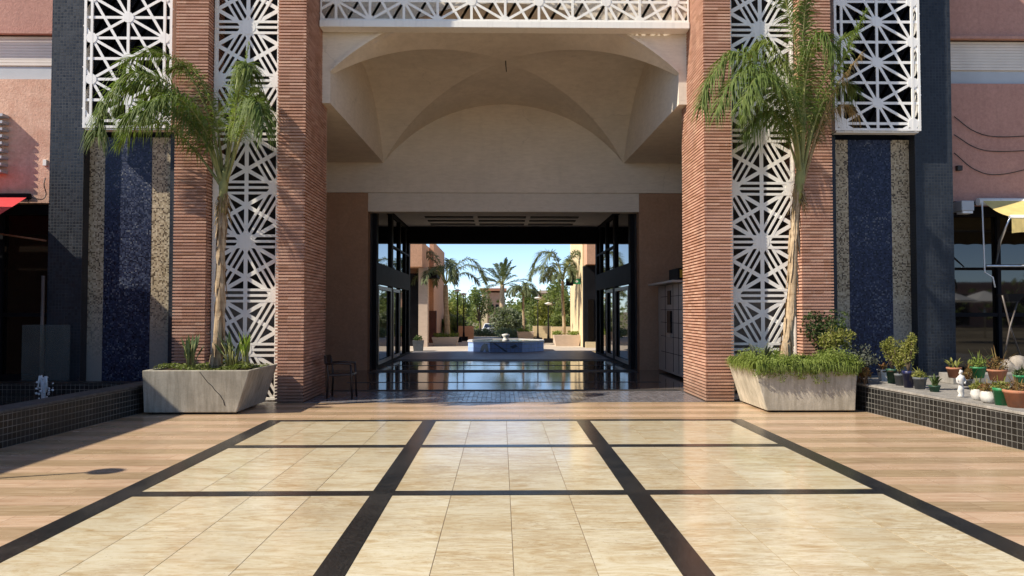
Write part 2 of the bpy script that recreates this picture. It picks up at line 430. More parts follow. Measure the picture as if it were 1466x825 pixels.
M['yellow'] = plain('yellow_canvas', (.66, .50, .18), .7, .15, 5)
M['wood'] = plain('dark_wood', (.025, .014, .010), .4, .3, 12)
M['cable'] = plain('black_cable', (.03, .025, .022), .6)
M['lock'] = plain('pale_cabinet', (.46, .41, .35), .5, .08, 5)
M['water'] = None
t = NT('basin_water'); t.bump(t.noise(t.pos, 5, 4), .25, .02); M['water'] = t.fin((.025, .03, .03), .04, .5, 0, 1.33)
t = NT('foam_water'); M['foam'] = t.fin((.85, .88, .9), .25, .5); t.b.inputs['Transmission Weight'].default_value = .35
M['clear'] = m_clear('glass_screen', (.30, .32, .30), .16)
t = NT('water_spray'); t.fin((.75, .78, .8), .5, .2)
tp = t.n('ShaderNodeBsdfTransparent'); ms = t.n('ShaderNodeMixShader'); ms.inputs[0].default_value = .12
t.link(tp.outputs[0], ms.inputs[1]); t.link(t.b.outputs[0], ms.inputs[2]); t.link(ms.outputs[0], t.out.inputs[0]); M['spray'] = t.m
M['pooltile'] = m_tile('blue_pool_tile', (.32, .46, .78), (.5, .56, .66), .15, .25, .10, .04, False, False)
M['pooldark'] = plain('navy_pool_marks', (.03, .05, .10), .3, .2, 8)
M['poolrim'] = plain('pool_rim', (.62, .60, .55), .4, .1, 4)
M['farcream'] = m_plaster('cream_render', (.70, .56, .34), .06)
M['farpink'] = m_stucco('salmon_render', (.62, .35, .22), (.68, .40, .26))
M['farbeige'] = m_plaster('pale_pillar_render', (.60, .47, .36))
M['reddoor'] = plain('dark_red_door', (.12, .045, .03), .5)
M['carwhite'] = plain('car_paint', (.62, .64, .66), .25, .03)
M['rubber'] = plain('rubber', (.015, .015, .015), .7)
M['lamp'] = plain('lamp_glass', (.75, .75, .72), .3, .05)
t = NT('green_sign'); M['sign'] = t.fin((.02, .25, .10), .4, .5)
t = NT('yellow_sign'); M['ysign'] = t.fin((.35, .22, .02), .5, .4)
M['ground'] = None
t = NT('earth_ground')
f1 = t.noise(t.pos, .15, 6, .6); f2 = t.noise(t.pos, 3, 6, .7)
c = t.ramp(f1, [(.35, (.16, .13, .085)), (.65, (.30, .25, .17))])
M['ground'] = t.fin(t.mix(.5, c, t.ramp(f2, [(.3, (.6,.6,.6)), (.7, (1,1,1))]), 'MULTIPLY'), .95, .1)

# ------------------------------------------------------------------ ground and floors
gz = lambda y: -.03 if y < 46 else (-.03 - 1.4 * min(1, (y - 46) / 22))
ys = [-200, -40, 0, 30, 46, 50, 54, 58, 62, 68, 90, 140, 260, 600, 1500]
xs = [-1200, -300, -80, -30, 0, 30, 80, 300, 1200]
g = MB()
vv = [[g.bm.verts.new((x, y, gz(y))) for x in xs] for y in ys]
for a, b in zip(vv, vv[1:]):
    for i in range(len(xs) - 1): g.bm.faces.new((a[i], a[i+1], b[i+1], b[i]))
struct(g, 'ground', M['ground'])
def sheet(x0, x1, y0, y1, z): return MB().box(x0, x1, y0, y1, z - .02, z)
struct(sheet(-16, 16, -30, 12.985, 0), 'plaza_paving', M['pink'])
BX = [(-3.46, -3.25), (-1.21, -1.02), (1.02, 1.21), (3.25, 3.46)]
HL = [(4.20, 4.43), (6.46, 6.62), (8.71, 8.87), (10.77, 10.90)]
LO = -3.0
HL = [(2.04, 2.21), (-.18, -.02), (-2.4, -2.24)] + HL
HL.sort()
mb = MB()
jm = MB()
colx = [(-3.25, -1.21), (-1.02, 1.02), (1.21, 3.25)]
rows = [(a[1], b[0]) for a, b in zip(HL, HL[1:])]
for x0, x1 in colx:
    for y0, y1 in rows:
        jm.box(x0, x1, y0, y1, -.014, .0015)
        for a in range(4):
            for b in range(2):
                e = .0026
                xa, xb = x0 + (x1-x0)*a/4 + e, x0 + (x1-x0)*(a+1)/4 - e
                ya, yb = y0 + (y1-y0)*b/2 + e, y0 + (y1-y0)*(b+1)/2 - e
                mb.box(xa, xb, ya, yb, -.012, .004)
struct(mb, 'cream_floor_tiles', M['cream'])
struct(jm, 'floor_joints', plain('joint_grout', (.17, .115, .06), .8))
mb = MB()
for x0, x1 in BX: mb.box(x0, x1, HL[0][0], HL[-1][1], -.012, .008)
for y0, y1 in HL:
    for x0, x1 in colx: mb.box(x0, x1, y0, y1, -.012, .008)
struct(mb, 'black_floor_bands', M['black'])
struct(sheet(-6.5, 6.5, 12.987, 29.4, .002), 'arcade_floor', M['granite'])
mb = MB()
for y0, y1 in ((14.72, 15.05), (16.55, 16.68), (19.2, 20.05), (21.6, 21.8), (23.5, 24.4)):
    mb.box(-3.5, 3.5, y0, y1, -.01, .006)
struct(mb, 'honed_floor_bands', M['granite_matte'])
struct(MB().box(-3.5, 3.5, 12.99, 14.715, -.01, .006), 'sunlit_entrance_strip', m_tile('sunlit_floor_tile', (.19, .18, .19), (.09, .085, .085), .085, .12, .15, .04, True, True))  # lighter tile sheet; sun on the entrance granite put into its colour
struct(MB().box(-3.5, 3.5, 24.405, 29.39, -.01, .006), 'passage_end_paving', m_granite('grey_paving', (.16, .155, .16), .3, .03, .6))
struct(sheet(-40, 40, 29.402, 46, 0), 'garden_paving', M['paving'])

# ------------------------------------------------------------------ the arcade building
B = thing('arcade_building', (0, 13, 0), 'ochre and brick shopping arcade with vaulted entrance, ridged brick pillars and white star lattices', 'building')
def brick_pillar(x0, x1, y0, y1, z1):
    mb = MB(); p = .0556; d = .034; z = 0.0
    loops = []
    while z < z1:
        for (zz, o) in ((z, -d), (z + .022, -d), (z + .0225, 0), (z + .0550, 0)):
            jit = random.Random(int(zz*977)+int(x0*31)).uniform(-.002, .002) if o == 0 else 0
            loops.append((zz, o + jit))
        z += p
    rings = []
    for zz, o in loops:
        rings.append([mb.bm.verts.new(q) for q in ((x0-o, y0-o, zz), (x1+o, y0-o, zz), (x1+o, y1+o, zz), (x0-o, y1+o, zz))])
    for a, b in zip(rings, rings[1:]):
        for k in range(4): mb.bm.faces.new((a[k], a[(k+1)%4], b[(k+1)%4], b[k]))
    mb.bm.faces.new(rings[-1])
    return mb
HT = 9.6
for x0, x1 in ((-4.03, -3.51), (3.51, 4.03), (-5.82, -5.23), (5.23, 5.82)):
    brick_pillar(x0 + .012, x1 - .012, 13.0, 14.6, HT).build('brick_pillar', M['brick'], B)

def clip(p, d, u0, u1, v0, v1):
    t0, t1 = -1e9, 1e9
    for a, b, lo, hi in ((p[0], d[0], u0, u1), (p[1], d[1], v0, v1)):
        if abs(b) < 1e-9:
            if a < lo or a > hi: return None
        else:
            ta, tb = (lo - a) / b, (hi - a) / b
            if ta > tb: ta, tb = tb, ta
            t0, t1 = max(t0, ta), min(t1, tb)
    return (t0, t1) if t1 - t0 > .03 else None
def lattice(u0, u1, v0, v1, cu, cv, a, rot, y, dep, wid, dbl, disc, fr):
    """stars on a triangular grid (spacing a) in the XZ plane; rot = angle of the first neighbour"""
    mb = MB(); cnt = 0
    fams = []
    for k in range(3): fams.append((rot + R(60*k), a * math.sqrt(3) / 2, dbl))
    for k in range(3): fams.append((rot + R(30 + 60*k), a / 2, None))
    sgl = wid*1.55 if dbl else wid
    for fi, (ang, sp, db) in enumerate(fams):
        d = (math.cos(ang), math.sin(ang)); nrm = (-d[1], d[0])
        yy = y + .0018 * fi
        for i in range(-40, 41):
            for off in ((-db, 0, db) if db else (0,)):
                s = i * sp + off
                p = (cu + nrm[0]*s, cv + nrm[1]*s)
                r = clip(p, d, u0, u1, v0, v1)
                if not r: continue
                hw = (wid if db else sgl) / 2
                q = []
                for tt, sg in ((r[0], -1), (r[1], -1), (r[1], 1), (r[0], 1)):
                    q.append((p[0] + d[0]*tt + nrm[0]*hw*sg, p[1] + d[1]*tt + nrm[1]*hw*sg))
                mb.hexa([(x, yy, z) for x, z in q], [(x, y + dep - .0018*fi, z) for x, z in q])
    # hub discs
    for i in range(-30, 31):
        for j in range(-30, 31):
            x = cu + a*(i*math.cos(rot) + j*math.cos(rot + R(60))); z = cv + a*(i*math.sin(rot) + j*math.sin(rot + R(60)))
            if u0 + .0 <= x <= u1 and v0 <= z <= v1:
                n = 12; rr = disc
                pts = [(min(max(x + rr*math.cos(2*math.pi*k/n), u0), u1), min(max(z + rr*math.sin(2*math.pi*k/n), v0), v1)) for k in range(n)]
                # drop repeats made by clamping
                cl = [p for k, p in enumerate(pts) if (abs(p[0]-pts[k-1][0]) + abs(p[1]-pts[k-1][1])) > 1e-4]
                if len(cl) >= 3: mb.hexa([(px, y - .003, pz) for px, pz in cl], [(px, y + dep - .012, pz) for px, pz in cl])
    f = MB(); e = .004
    f.box(u0 - .001, u0 + fr, y - e, y + dep + e, v0, v1); f.box(u1 - fr, u1 + .001, y - e, y + dep + e, v0, v1)
    f.box(u0 + fr, u1 - fr, y - e, y + dep + e, v0, v0 + fr); f.box(u0 + fr, u1 - fr, y - e, y + dep + e, v1 - fr, v1)
    return mb, f
for s in (-1, 1):
    u0, u1 = sorted((s*4.036, s*5.224))
    m1, f1 = lattice(u0, u1, .02, HT, (u0+u1)/2, 6.70, 1.115, 0.0, 13.24, .02, .045, .10, .13, .035)
    lo = m1.build('lattice_screen', M['lattice'], B); f1.build('frame', M['lattice'], lo)
    MB().box(u0, u1, 13.75, 13.9, 1.95, HT).build('void_panel', M['darkwall'], B)  # dark sheet standing in for the shaded void behind the lattice
    MB().box(u0, u1, 13.55, 13.9, 0, 1.95).build('lower_panel', M['greywall'], B)
    # tile tower
    pe, m1_, m2_ = (7.78, 7.49, 6.62) if s < 0 else (7.69, 7.34, 6.52)
    MB().box(s*pe, s*8.40, 13.70, 14.62, 0, HT).build('tile_pier', M['tile'], B)
    MB().box(s*5.825, s*6.215, 13.76, 14.62, 0, HT).build('tile_pier', M['tile'], B)
    MB().box(s*6.217, s*(pe - .002), 14.25, 14.62, 4.86, HT).build('dark_recess', M['frame'], B)  # black backing paints the shade of the hollow behind the tower lattice
    mo = MB().box(s*m2_, s*m1_, 13.90, 14.60, 0, 4.85).build('mosaic_panel', M['blue'], B)
    mg = MB(); mg.box(s*(m1_ + .002), s*(pe - .002), 13.905, 14.60, 0, 4.85); mg.box(s*6.217, s*(m2_ - .002), 13.905, 14.60, 0, 4.85)
    mg.build('mosaic_border', M['gold'], B)
    u0, u1 = sorted((s*6.10, s*7.70))
    m1, f1 = lattice(u0, u1, 4.93, HT, s*6.90, 6.97, .762, R(90), 13.50, .018, .050, None, .10, .045)
    f1.box(u0 + .002, u0 + .03, 13.525, 13.69, 4.93, HT); f1.box(u1 - .03, u1 - .002, 13.525, 13.69, 4.93, HT); f1.box(u0 + .03, u1 - .03, 13.525, 13.69, 4.90, 4.925)
    f1.box(s*6.90 - .682, s*6.90 - .638, 13.495, 13.52, 4.93, HT); f1.box(s*6.90 + .638, s*6.90 + .682, 13.495, 13.52, 4.93, HT)
    lo = m1.build('lattice_screen', M['white'], B); f1.build('frame', M['white'], lo)
    # pink side wing with shutter and shop window
    xa, xb = s*8.402, s*17
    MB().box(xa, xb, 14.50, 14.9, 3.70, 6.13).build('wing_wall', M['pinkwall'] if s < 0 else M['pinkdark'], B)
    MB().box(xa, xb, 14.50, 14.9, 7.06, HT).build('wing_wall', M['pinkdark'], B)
    MB().box(xa, xb, 14.40, 14.498, 7.00, 7.055).build('wall_band', M['pinkdark'], B)
    sh = MB(); z = 6.42
    while z < 6.99: sh.box(xa, xb, 14.56, 14.62, z, z + .052); z += .058
    sh.box(xa, xb, 14.60, 14.66, 6.40, 7.0)
    so = sh.build('roller_shutter', M['shutter'], B)
    MB().box(xa, xb, 14.58, 14.66, 6.135, 6.395).build('lower_slat', M['shutterlow'], so)
    wn = MB(); wn.box(xa, xb, 14.72, 14.78, 1.48, 1.56); wn.box(xa, xb, 14.72, 14.78, 3.5, 3.7); wn.box(xa, xb, 14.72, 14.78, 0, .35)
    for xx in (8.42, 9.9, 11.4, 12.9): wn.box(s*xx, s*(xx + .07), 14.71, 14.77, 0, 3.7)
    wo = wn.build('shop_window', M['frame'], B)
    MB().box(xa, xb, 14.80, 14.83, 0, 3.7).build('pane', M['shopglass'], wo)
    MB().box(xa, xb, 14.9, 15.1, 0, HT).build('inner_wall', M['darkwall'], B)

# beam with star lattice over the opening
m1, f1 = lattice(-3.50, 3.50, 7.09, 8.9, 0, 7.11, .74, R(90), 13.90, .018, .048, None, .09, .03)
bo = m1.build('beam_lattice', M['lattice'], B); f1.build('frame', M['lattice'], bo)
MB().box(-3.505, 3.505, 13.86, 14.15, 6.96, 7.085).build('beam_fascia', M['lattice'], B, .006)
# front arch wall
VX = 3.25; YF, YB = 14.2, 19.94
def zfront(x): return 2.89 + math.sqrt(4.67**2 - (x*.975)**2)
def zback(x): return 3.10 + math.sqrt(4.10**2 - x*x)
mb = MB(); n = 40
pa = [(-3.37 + 2*3.37*k/n) for k in range(n+1)]
for x0, x1 in zip(pa, pa[1:]):
    mb.prism_xz([(x0, zfront(x0)), (x1, zfront(x1)), (x1, 8.8), (x0, 8.8)], YF, YF + .16)
for s in (-1, 1): mb.box(s*3.37, s*5.2, YF, YF + .16, 5.6, 8.8)
bmesh.ops.remove_doubles(mb.bm, verts=mb.bm.verts, dist=1e-5)
dead = [f for f in mb.bm.faces if abs(f.normal.x) > .99 and abs(f.calc_center_median().x) < 3.36]
bmesh.ops.delete(mb.bm, geom=dead, context='FACES_ONLY')
mb.build('arch_wall', M['plaster'], B)
# groin vault
VF = 3.37
def z1(x, tt):
    return (1-tt)*zfront(x*VF/VX) + tt*zback(x)
crown = z1(0, .5)
def z2(tt):
    base = (1-tt)*zfront(VF) + tt*zback(VX)
    k = crown - ((zfront(VF) + zback(VX))/2)
    u = 2*tt - 1
    Rr = 1.35; cc = math.sqrt(Rr*Rr - 1)
    return base + k * (math.sqrt(Rr*Rr - u*u) - cc) / (Rr - cc)
def xg(tt):
    lo, hi = 0.0, VX
    for _ in range(40):
        m = (lo+hi)/2
        if z1(m, tt) > z2(tt): lo = m
        else: hi = m
    return lo
mb = MB(); NTt = 64; NC, NS = 28, 18
rowsv = []
for i in range(NTt + 1):
    tt = i / NTt; y = YF + .16 + (YB - YF - .16)*tt; gx = max(xg(tt), .004); row = []
    gx = min(gx, VX - .004)
    for k in range(NS): x = -VX + (VX - gx)*k/NS; row.append((x, y, z2(tt)))
    for k in range(NC): x = -gx + 2*gx*k/NC; row.append((x, y, z1(x, tt)))
    for k in range(NS + 1): x = gx + (VX - gx)*k/NS; row.append((x, y, z2(tt)))
    kx = ((1-tt)*VF + tt*VX)/VX
    rowsv.append([mb.bm.verts.new((p[0]*kx, p[1], p[2])) for p in row])
for a, b in zip(rowsv, rowsv[1:]):
    for k in range(len(a) - 1):
        f = mb.bm.faces.new((a[k], a[k+1], b[k+1], b[k])); f.smooth = True
for i in range(NTt):
    for c in (NS, NS + NC):
        e = mb.bm.edges.get((rowsv[i][c], rowsv[i+1][c]))
        if e: e.smooth = False
vault = mb.build('vault', M['plaster'], B, recalc=False)
for s in (-1, 1):
    mb = MB()
    for i in range(NTt):
        t0, t1 = i/NTt, (i+1)/NTt
        y0 = YF + .16 + (YB - YF - .16)*t0; y1 = YF + .16 + (YB - YF - .16)*t1
        xa, xb = s*((1-t0)*VF + t0*VX), s*((1-t1)*VF + t1*VX)
        mb.hexa([(xa, y0, 5.6), (xb, y1, 5.6), (xb+s*.1, y1, 5.6), (xa+s*.1, y0, 5.6)], [(xa, y0, z2(t0)), (xb, y1, z2(t1)), (xb+s*.1, y1, z2(t1)), (xa+s*.1, y0, z2(t0))])
    bmesh.ops.remove_doubles(mb.bm, verts=mb.bm.verts, dist=1e-5)
    mb.build('lunette_wall', M['plaster'], B)
    ya, yb = YF + .165, YB - .002
    MB().hexa([(s*(VF+.102), ya, 5.602), (s*6.2, ya, 5.602), (s*6.2, yb, 5.602), (s*(VX+.102), yb, 5.602)], [(s*(VF+.102), ya, 5.8), (s*6.2, ya, 5.8), (s*6.2, yb, 5.8), (s*(VX+.102), yb, 5.8)]).build('soffit', M['plaster'], B)
    # raised rim of the front arch
mb = MB(); cu = [(x, zfront(x)) for x in pa]
for (x0, q0), (x1, q1) in zip(cu, cu[1:]):
    mb.hexa([(x0, YF-.035, q0-.003), (x1, YF-.035, q1-.003), (x1, YF+.10, q1-.003), (x0, YF+.10, q0-.003)], [(x0, YF-.035, q0+.06), (x1, YF-.035, q1+.06), (x1, YF-.002, q1+.06), (x0, YF-.002, q0+.06)])
bmesh.ops.remove_doubles(mb.bm, verts=mb.bm.verts, dist=1e-5)
mb.build('arch_rim', M['lintel'], B)
MB().box(-6.2, 6.2, YB, 20.4, 4.79, 8.8).build('back_wall', M['plaster'], B)
MB().box(-3.67, 3.67, 19.99, 20.36, 4.28, 4.788).build('lintel', M['lintel'], B)
for s in (-1, 1):
    MB().box(s*3.672, s*6.2, 20.0, 20.36, 0, 4.788).build('back_wall', M['brown'], B)
MB().box(5.25, 5.4, 14.61, 19.998, 0, 5.598).build('side_wall', M['brown'], B)
MB().box(-5.4, -5.25, 14.61, 19.998, 0, 5.598).build('side_wall', M['brown'], B)
MB().box(-17, 17, 13.95, 20.4, HT + .01, HT + .3).build('roof', M['coping'], B)
# passage
MB().box(-3.9, 3.9, 20.41, 28.0, 4.72, 5.0).build('passage_ceiling', m_plaster('grey_ceiling', (.58, .53, .47)), B)
mb = MB()
for y0 in (24.4, 25.4, 26.4):
    for x0 in (-2.6, -.85, .9): mb.box(x0, x0 + 1.6, y0, y0 + .32, 4.69, 4.719)
mb.build('ceiling_grille', M['darkwall'], B)
MB().box(-3.62, 3.62, 27.5, 28.0, 4.12, 4.718).build('end_beam', M['frame'], B)
for s in (-1, 1):
    MB().box(s*3.62, s*4.6, 20.41, 28.0, 0, 4.95).build('passage_wall', M['darkwall'], B)
    MB().box(s*3.50, s*3.615, 27.6, 27.98, 0, 4.118).build('end_post', M['frame'], B)
    fr = MB(); X0, X1 = s*3.50, s*3.60
    fr.box(X0, X1, 20.38, 27.58, 2.36, 2.94); fr.box(X0, X1, 20.38, 27.58, 4.60, 4.716); fr.box(X0, X1, 20.38, 27.58, .0, .08)
    for y0, w in ((20.38, .3), (23.2, .34), (25.1, .2), (26.6, .16)):
        fr.box(X0 - s*.004, X1, y0, y0 + w, .082, 2.358); fr.box(X0 - s*.004, X1, y0, y0 + w, 2.942, 4.598)
    fr.box(X0, X1, 23.54, 27.58, 3.62, 3.68)
    wo = fr.build('glazed_wall', M['frame'], B)
    MB().box(s*3.56, s*3.59, 20.4, 27.58, .08, 4.6).build('pane', M['glass'], wo)
    dm = MB()
    for y0, y1 in ((20.72, 23.16), (23.58, 25.06)):
        dm.box(X0 - s*.012, X0 + s*.03, y0, y0 + .1, .09, 2.3); dm.box(X0 - s*.012, X0 + s*.03, y1 - .1, y1, .09, 2.3); dm.box(X0 - s*.012, X0 + s*.03, y0 + .1, y1 - .1, 2.2, 2.3); dm.box(X0 - s*.012, X0 + s*.03, y0 + .1, y1 - .1, .09, .19)
    dm.build('door_frame', M['bronze'], wo)
MB().tube([W(724, 92, 17) + Vector((0,0,.1)), W(724, 92, 17), W(725, 103, 17)], .012, 5).build('ceiling_hook', M['frame'], B)

# kiosk cabinet on the right porch wall
k = thing('wall_kiosk', (4.2, 18.2, 0), 'pale panelled kiosk with a dark screen under a small canopy, right porch wall', 'kiosk')
mb = MB().box(4.10, 4.9, 17.0, 19.6, .06, 2.25)
mb.build('cabinet', M['lock'], k, .01)
mb = MB()
for z in (.55, .95, 1.3, 1.62, 1.95): mb.box(4.094, 4.11, 17.02, 19.28, z, z + .012)
for y in (17.35, 17.9, 18.75): mb.box(4.092, 4.11, y, y + .014, .12, 2.24)
mb.build('panel_joints', M['frame'], k)
MB().box(4.088, 4.12, 18.0, 18.55, 1.05, 1.6).build('screen', M['glass'], k)
MB().box(4.088, 4.12, 18.1, 18.5, 1.75, 2.1).build('screen', M['glass'], k)
MB().box(4.06, 4.12, 18.05, 18.5, .95, 1.02).build('shelf', M['steel'], k)
cn = MB().box(3.85, 4.95, 16.9, 19.7, 2.26, 2.31).build('canopy', M['lock'], k)
sg = MB().box(3.98, 4.9, 16.9, 17.8, 2.312, 2.58).build('sign_box', M['frame'], k)
MB().box(4.02, 4.40, 16.885, 16.905, 2.36, 2.54).build('sign_panel', M['ysign'], sg)

# ------------------------------------------------------------------ basins at both sides
def basin(s, name, label):
    b = thing(name, (s*7, 10, 0), label, 'basin')
    # skewed front wall
    A = Vector((s*5.62, 12.95, 0)); C = Vector((s*6.12, 5.0, 0)); wd = .42 if s > 0 else .34
    def wall(z0, z1, o0, o1):
        return MB().hexa([(A.x+s*o0, A.y, z0), (C.x+s*o0, C.y, z0), (C.x+s*o1, C.y, z0), (A.x+s*o1, A.y, z0)], [(A.x+s*o0, A.y, z1), (C.x+s*o0, C.y, z1), (C.x+s*o1, C.y, z1), (A.x+s*o1, A.y, z1)])
    wall(0, .405, .0, wd).build('tiled_wall', M['tileblack'], b)
    wall(.406, .44, -.012, wd + .01).build('coping', M['coping'] if s > 0 else m_concrete('wet_coping', (.10, .095, .09)), b, .006)
    return b
lb = basin(-1, 'fountain_basin', 'long black tiled fountain basin with wet rim in front of the left mosaic tower')
MB().box(-9.6, -5.9, 13.0, 13.42, 0, .34).build('rear_wall', M['tileblack'], lb)
tag(MB().box(-9.55, -5.95, 5.2, 12.995, .0, .17).build('basin_water', M['water']), kind='structure')
rb = basin(1, 'planted_ledge', 'low black tiled ledge with pale coping carrying rows of flower pots')
MB().box(6.3, 13, 5.2, 13.9, 0, .39).build('deck', M['coping'], rb)
MB().box(7.35, 9.6, 12.1, 12.5, .391, .56).build('rear_step', M['coping'], rb, .01)

# fountain jet and spray
rnd = random.Random(4)
mb = MB(); base = G(62, 578, .17)
for k in range(9):
    a = rnd.uniform(0, 6.28); sp = rnd.uniform(.02, .10); h = rnd.uniform(.28, .46)
    pts = []
    for q in range(7):
        tt = q/6
        pts.append(base + Vector((math.cos(a)*sp*tt, math.sin(a)*sp*tt, h*(1-(1.7*tt-1)**2)/1.0 if tt > .0 else 0)))
    mb.tube(pts, [.03, .026, .022, .02, .018, .014, .008], 6)
for k in range(46):
    a = rnd.uniform(0, 6.28); r_ = rnd.uniform(0, .13); z = rnd.uniform(.02, .46) * (1 - r_*2)
    mb.ball(base + Vector((r_*math.cos(a), r_*math.sin(a), z)), rnd.uniform(.008, .022), 1)
tag(mb.build('water_jet', M['foam']), 'short white bubbling water jet rising from the left basin', 'water jet')

# glass screen and post, left
p0, p1 = W(30, 548, 13.5), W(100, 465, 13.5)
gs = MB().box(p0.x, p1.x, 13.5, 13.515, .34, p1.z)
tag(gs.build('glass_screen', M['clear']), 'frosted grey glass windbreak screen standing behind the left basin', 'screen')
tag(MB().tube([W(62, 395, 13.62), Vector((W(62, 395, 13.62).x, 13.62, .0))], .03, 8).build('metal_post', M['bronze']), 'slim metal post rising behind the glass windbreak screen', 'post')

# ------------------------------------------------------------------ concrete planters
def planter(s, label, x_in_b, x_in_t, x_out, y0, y1, zt, group, cm='concrete'):
    p = thing('concrete_planter', (s*(x_in_b+x_out)/2, (y0+y1)/2, 0), label, 'planter', group)
    f = .03
    def ring(xi, xo, ya, yb, z): return [(s*xi, ya, z), (s*xo, ya, z), (s*xo, yb, z), (s*xi, yb, z)]
    mb = MB(); w = .07
    out_b = ring(x_in_b, x_out - .02, y0, y1, .03); out_t = ring(x_in_t, x_out, y0 - f, y1 + .0, zt)
    in_t = ring(x_in_t + w, x_out - w, y0 - f + w, y1 - w, zt); in_b = ring(x_in_t + w + .02, x_out - w, y0 + w, y1 - w, zt - .1)
    L = [[mb.bm.verts.new(q) for q in r] for r in (out_b, out_t, in_t, in_b)]
    mb.bm.faces.new(L[0][::-1])
    for a, b in zip(L, L[1:]):
        for k in range(4): mb.bm.faces.new((a[k], a[(k+1)%4], b[(k+1)%4], b[k]))
    mb.bm.faces.new(L[3])
    mb.build('trough', M[cm], p, .012)
    MB().box(s*(x_in_b + .12), s*(x_out - .1), y0 + .1, y1 - .1, .0, .029).build('foot', M['darkwall'], p)
    MB().box(s*(x_in_t + w + .03), s*(x_out - w - .01), y0 + w + .01, y1 - w - .01, zt - .098, zt - .03).build('soil', M['soil'], p)
    return p
planter(-1, 'weathered grey concrete planter with a cracked front, under the left palm', 4.16, 3.95, 5.60, 11.54, 12.93, .68, 'tapered concrete planters')
planter(1, 'pale clean concrete planter overflowing with feathery fern, under the right palm', 4.10, 3.90, 5.52, 11.62, 12.93, .68, 'tapered concrete planters', 'concretepale')
ck = MB(); rnd = random.Random(9)
pts = [Vector((-4.72 + .0, 11.508, .66)), Vector((-4.66, 11.513, .58)), Vector((-4.60, 11.517, .50)), Vector((-4.53, 11.520, .44)), Vector((-4.49, 11.522, .38)), Vector((-4.41, 11.525, .30)), Vector((-4.36, 11.53, .22)), Vector((-4.34, 11.532, .14))]
ckm = ck.tube(pts, .005, 4)
ckm.build('crack', M['darkwall'], bpy.data.objects['concrete_planter'])

# ------------------------------------------------------------------ palms
def catmull(P, n):
    P = [Vector(p) for p in P]; P = [P[0]*2 - P[1]] + P + [P[-1]*2 - P[-2]]
    out = []; m = len(P) - 3
    for i in range(n + 1):
        u = i/n*m; k = min(int(u), m - 1); t_ = u - k
        a, b, c, d = P[k:k+4]
        out.append(.5*((2*b) + (c - a)*t_ + (2*a - 5*b + 4*c - d)*t_*t_ + (3*b - a - 3*c + d)*t_**3))
    return out
def frond(pts, nl, L, wd, droop, rng, start=.24, rad=.03, fold=.25, dense=True):
    """one feather leaf: rachis tube + leaflets both sides"""
    cv = catmull(pts, 28); st = MB(); lf = MB()
    if dense: nl = int(nl*2.0); wd *= .60; L *= 1.05
    st.tube(cv, [rad*(.14 + .86*(1 - i/28)**2.2) for i in range(29)], 5)
    for i in range(nl):
        u = start + (1 - start)*i/(nl - 1)
        q = u*28; k = min(int(q), 27); p = cv[k].lerp(cv[k+1], q - k)
        tg = (cv[min(k+1, 28)] - cv[max(k-1, 0)]).normalized()
        side = tg.cross(Vector((0,0,1)))
        if side.length < .15: side = Vector((1,.3,0))
        side.normalize(); up = side.cross(tg)
        env = math.sin(math.pi*min(1, .12 + .82*((u - start)/(1 - start)))**.75)
        for sg in (-1, 1):
            l = L*(.35 + .65*env)*rng.uniform(.75, 1.1)
            al = rng.uniform(.35, .7) + .35*u
            d = (side*sg*math.cos(al) + tg*math.sin(al) + up*(fold + rng.uniform(-.5, .45))).normalized()
            dr = droop*rng.uniform(.6, 1.35)
            c = []
            for t_ in (0, .3, .62, 1.0): c.append(p + d*l*t_*(1 - .22*dr*t_) + Vector((0, 0, -1))*l*dr*t_*t_)
            wv = d.cross(up*.6 + side*sg*rng.uniform(-.6, .6) + Vector((0,0,.3)))
            if wv.length < .05: wv = tg.copy()
            wv.normalize()
            lf.strip(c, wv, [wd*.5, wd, wd*.75, wd*.06])
    return st, lf
